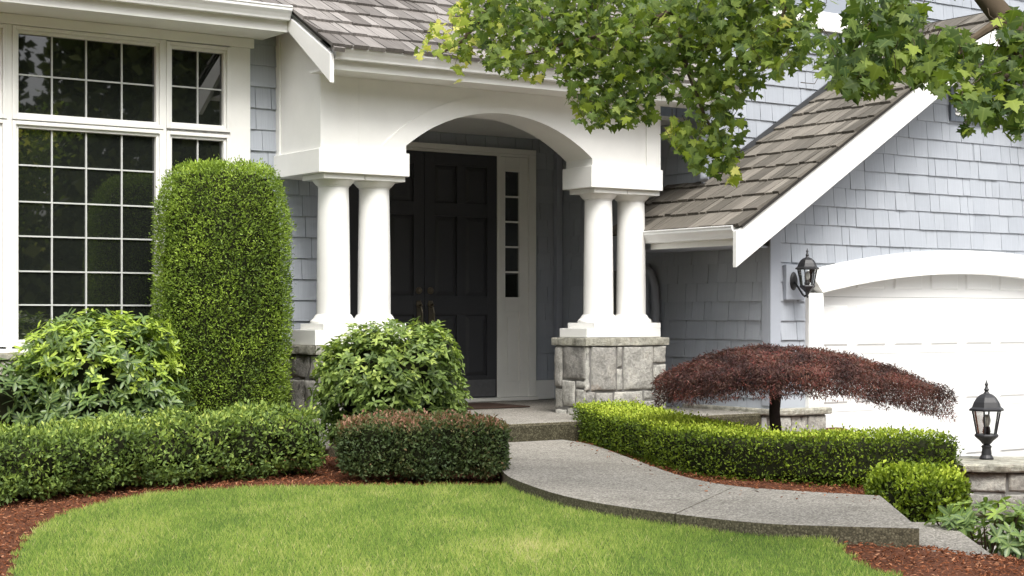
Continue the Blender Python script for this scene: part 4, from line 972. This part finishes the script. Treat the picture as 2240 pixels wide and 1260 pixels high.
# leaf clusters: (px, py, rx, ry, distance, count, yellowness)
CL = [(1060, 20, 70, 45, 9.3, 60, .25), (1050, 90, 60, 50, 9.25, 60, .2), (1120, 60, 80, 70, 9.1, 110, .05), (1120, 130, 65, 40, 9.0, 55, .1), (1230, 40, 110, 70, 8.9, 170, 0), (1250, 130, 80, 50, 8.8, 80, .08), (1330, 60, 110, 90, 8.8, 190, 0), (1320, 170, 85, 60, 8.7, 110, .05), (1330, 245, 70, 40, 8.6, 55, .03), (1270, 215, 35, 35, 8.6, 20, .2),
      (1400, 120, 90, 100, 8.6, 170, 0), (1390, 240, 45, 40, 8.5, 40, 0), (1470, 60, 110, 80, 8.4, 170, 0), (1500, 160, 90, 60, 8.3, 90, 0), (1560, 40, 100, 70, 8.2, 150, 0), (1590, 130, 70, 70, 8.1, 75, 0), (1560, 220, 65, 50, 8.15, 65, 0), (1590, 290, 40, 60, 8.1, 45, 0), (1520, 310, 50, 40, 8.2, 45, .05), (1560, 345, 55, 38, 8.15, 50, 0), (1600, 385, 14, 24, 8.1, 8, .75),
      (1650, 50, 90, 75, 7.9, 140, 0), (1700, 110, 60, 55, 7.7, 65, 0), (1740, 30, 60, 50, 7.6, 60, 0), (1645, 195, 22, 28, 8.0, 9, 0), (1480, 290, 25, 25, 8.3, 12, .5),
      (1920, 40, 75, 60, 6.6, 75, 0), (1900, 110, 75, 50, 6.6, 65, .03), (1860, 160, 60, 45, 6.6, 48, .03), (1900, 190, 50, 30, 6.55, 26, .03), (1975, 120, 55, 55, 6.5, 45, .03), (1990, 30, 35, 50, 6.6, 25, 0), (2030, 160, 45, 40, 6.4, 26, .05), (1770, 105, 35, 45, 7.4, 22, .05), (1815, 120, 30, 40, 7.0, 14, 0), (1640, 130, 40, 60, 8.0, 30, 0), (2080, 110, 55, 50, 6.4, 40, .12), (2060, 180, 30, 25, 6.35, 10, 0), (2130, 150, 50, 60, 6.3, 40, 0), (2130, 225, 42, 40, 6.2, 24, 0), (2190, 200, 50, 70, 6.3, 44, 0), (2230, 120, 50, 60, 6.4, 35, 0), (2215, 60, 35, 35, 6.5, 16, 0), (2225, 255, 30, 50, 6.3, 18, 0), (2110, 285, 14, 12, 6.15, 3, 0), (2165, 268, 18, 16, 6.2, 4, 0),
      (965, 85, 32, 32, 9.3, 16, .85), (925, 112, 14, 14, 9.3, 4, .8), (950, 60, 14, 16, 9.3, 4, .95), (1000, 120, 30, 30, 9.25, 12, .5), (1005, 165, 8, 22, 9.25, 3, .7), (1005, 30, 20, 40, 9.35, 14, .6), (1165, 170, 18, 14, 9.0, 4, .7), (1205, 100, 18, 40, 8.9, 9, .6),
      (1300, -70, 300, 70, 8.9, 260, 0), (1700, -70, 250, 70, 7.8, 220, 0), (2050, -80, 200, 60, 6.8, 110, 0), (2330, 100, 80, 160, 6.6, 120, 0)]
LP_, T_ = [], []
for x, y, rx, ry, td, k, yl in CL:
    k = int(k * 1.95) + 1
    r_ = np.sqrt(RNG.random(k)) * (.85 + .35 * RNG.random(k)); a_ = RNG.uniform(0, 2 * math.pi, k); dd = RNG.normal(size=k) * .22
    px_, py_ = x + rx * r_ * np.cos(a_), y + ry * r_ * np.sin(a_)
    for i in range(k): LP_.append(at(px_[i], py_[i], t=td + dd[i])); T_.append(np.clip(RNG.normal(.34, .19) + yl * RNG.uniform(.5, 1.0), 0, 1))
LP_ = np.array(LP_); T_ = np.array(T_); n = len(LP_)
tow = np.stack([-_d[0] * np.ones(n), -_d[1] * np.ones(n), np.zeros(n)], 1)
T_ = np.clip(T_ + .25 * fbm(LP_, 3, 4) - .13 * (LP_[:, 0] * _d[0] + LP_[:, 1] * _d[1] < 7.2), 0, 1)  # nearer sprays get a darker tint that paints in their backlit shade
al = nrm(RNG.normal(size=(n, 3)) * .75 + np.array([0, 0, -.7]) + tow * .15); nl = nrm(np.array([0, 0, .75]) + tow * .55 + RNG.normal(size=(n, 3)) * .55)
sz = RNG.uniform(.030, .060, n) * (1 + .12 * (np.array([p[0] * _d[0] + p[1] * _d[1] for p in LP_]) < 7))
leaves("foliage", LP_ - al * sz[:, None] * .5, nl, al, sz, T_, MAPLE, tpl_maple(), root)
for i in range(0, n, 12):
    p = LP_[i] - al[i] * sz[i] * .5; m.tube([p, p - al[i] * .03, p - al[i] * .05 + np.array([RNG.normal() * .02, RNG.normal() * .02, .02])], [.0012, .0015, .002], 4)
m.build("branches", BARK, root)

# grass blades and bark chips
n = 330000; gx, gy = RNG.uniform(1.4, 5.8, n), RNG.uniform(3.9, 9.2, n); k = inside(lawnP, gx + .03 * np.sin(gy * 23 + gx * 9), gy + .03 * np.sin(gx * 19 + gy * 31))
dist = np.hypot(gx, gy); k &= RNG.random(n) < np.clip(1.15 - (dist - 6) * .09, .55, 1); gx, gy = gx[k], gy[k]; n = len(gx)
P = np.stack([gx, gy, np.full(n, -.062)], 1)
ga, gb = _d[0] * gx + _d[1] * gy, _r[0] * gx + _r[1] * gy
lo = np.array([noise.noise((x * .5, y * 1.3, 2)) + .7 * noise.noise((x * 1.3, y * 3.1, 7)) + .5 * noise.noise((x * 5, y * 9, 3)) for x, y in zip(ga, gb)])
dry = np.array([noise.noise((x * .6 + 9, y * 1.9, 5)) + .8 * noise.noise((x * 2 + 9, y * 6, 1)) for x, y in zip(ga, gb)])
t = np.clip(.45 + .17 * lo + .25 * np.clip(dry - .05, 0, 1) + RNG.normal(size=n) * .20, 0, 1)
ang_ = RNG.uniform(0, 2 * math.pi, n); lean = RNG.uniform(.1, .75, n); h_ = RNG.uniform(.010, .034, n) * np.where(RNG.random(n) < .02, 1.3, 1) * .95 * (1 + .25 * lo)
al = nrm(np.stack([np.cos(ang_) * lean, np.sin(ang_) * lean, np.ones(n)], 1)); nl = np.stack([np.cos(ang_ + 1.3), np.sin(ang_ + 1.3), .2 * np.ones(n)], 1)
GRASS = m_leaf("lawn grass", [(0, (.065, .12, .03)), (.3, (.165, .265, .06)), (.55, (.30, .395, .085)), (.8, (.47, .49, .17)), (1, (.58, .52, .30))], .5, .25, .3)
struct(leaves("grass", P, nl, al, h_, t, GRASS, (np.array([(-.06, 0, 0), (.06, 0, 0), (.02, .6, .03), (0, 1.0, .12)]), np.array([(0, 1, 2), (0, 2, 3)])), None), 'stuff')
n = 110000; gx, gy = RNG.uniform(1.2, 9.5, n), RNG.uniform(3.8, 10.9, n); wkP = np.vstack([WL_, WR_])
k = ~inside(lawnP, gx + RNG.normal(size=n) * .015, gy + RNG.normal(size=n) * .015) & ~inside(wkP, gx, gy) & ~((gx > 5.85) & (gy > 10.42)); k &= (np.abs(_r[0] * gx + _r[1] * gy) / np.maximum(.1, _d[0] * gx + _d[1] * gy)) < .36
gx, gy = gx[k], gy[k]; n = len(gx); P = np.stack([gx, gy, hgt(gx, gy) + RNG.uniform(.0, .022, n)], 1)
q_ = RNG.integers(0, len(WR_) - 4, 170); sp_ = WR_[q_] + (WR_[q_ + 1] - WR_[q_]) * RNG.random(170)[:, None] + np.array([-.75, -.65]) * (RNG.random(170) ** 3 * .45 + .01)[:, None]
sp_ = sp_[inside(wkP, sp_[:, 0], sp_[:, 1])]; P = np.vstack([P, np.concatenate([sp_, np.full((len(sp_), 1), .006)], 1)]); n = len(P)   # a few spilled onto the walk
al = nrm(np.stack([RNG.normal(size=n), RNG.normal(size=n), RNG.normal(size=n) * .3], 1)); nl = nrm(np.stack([RNG.normal(size=n) * .5, RNG.normal(size=n) * .5, np.ones(n)], 1))
CHIP = m_leaf("bark chips", [(0, (.05, .02, .012)), (.4, (.17, .058, .025)), (.75, (.28, .105, .05)), (1, (.42, .22, .13))], .9, .1, .0)
chip = (np.array([(-.5, 0, 0), (.5, 0, 0), (.4, 1, 0), (-.35, .9, 0), (-.5, 0, -.3), (.5, 0, -.3), (.4, 1, -.3), (-.35, .9, -.3)]) * np.array([.3, 1, .3]), np.array([(0, 1, 2, 3), (0, 4, 5, 1), (1, 5, 6, 2), (2, 6, 7, 3), (3, 7, 4, 0)]))
struct(leaves("bark_chips", P, nl, al, RNG.uniform(.006, .026, n), RNG.random(n) ** 1.3, CHIP, chip, None), 'stuff')
# woods across the road, seen mirrored in the window panes
n = 130000; wx = RNG.uniform(-14, 34, n); th_ = np.array([7.4 + 1.8 * noise.noise((x * .35, 1, 0)) + 1.5 * noise.noise((x * 1.1, 5, 0)) - 9.0 * math.exp(-((x - 12.5) / .8) ** 2) for x in wx])
wz = -.5 + (th_ + 4.0) * RNG.random(n) ** .8; wy = -12.5 - RNG.random(n) * 3 + 1.2 * np.array([noise.noise((x * .5, z * .5, 3)) for x, z in zip(wx, wz)])
WOOD = m_leaf("woodland foliage", [(0, (.02, .03, .012)), (.5, (.10, .125, .035)), (1, (.28, .30, .08))], .6, .2, .2)
struct(leaves("woodland", np.stack([wx, wy, wz], 1), RNG.normal(size=(n, 3)) * .7 + np.array([0, .6, .3]), RNG.normal(size=(n, 3)) + np.array([0, 0, -.4]), RNG.uniform(.22, .48, n), np.clip(.4 + RNG.normal(size=n) * .25, 0, 1), WOOD, tpl_diamond(.7), None), 'stuff')
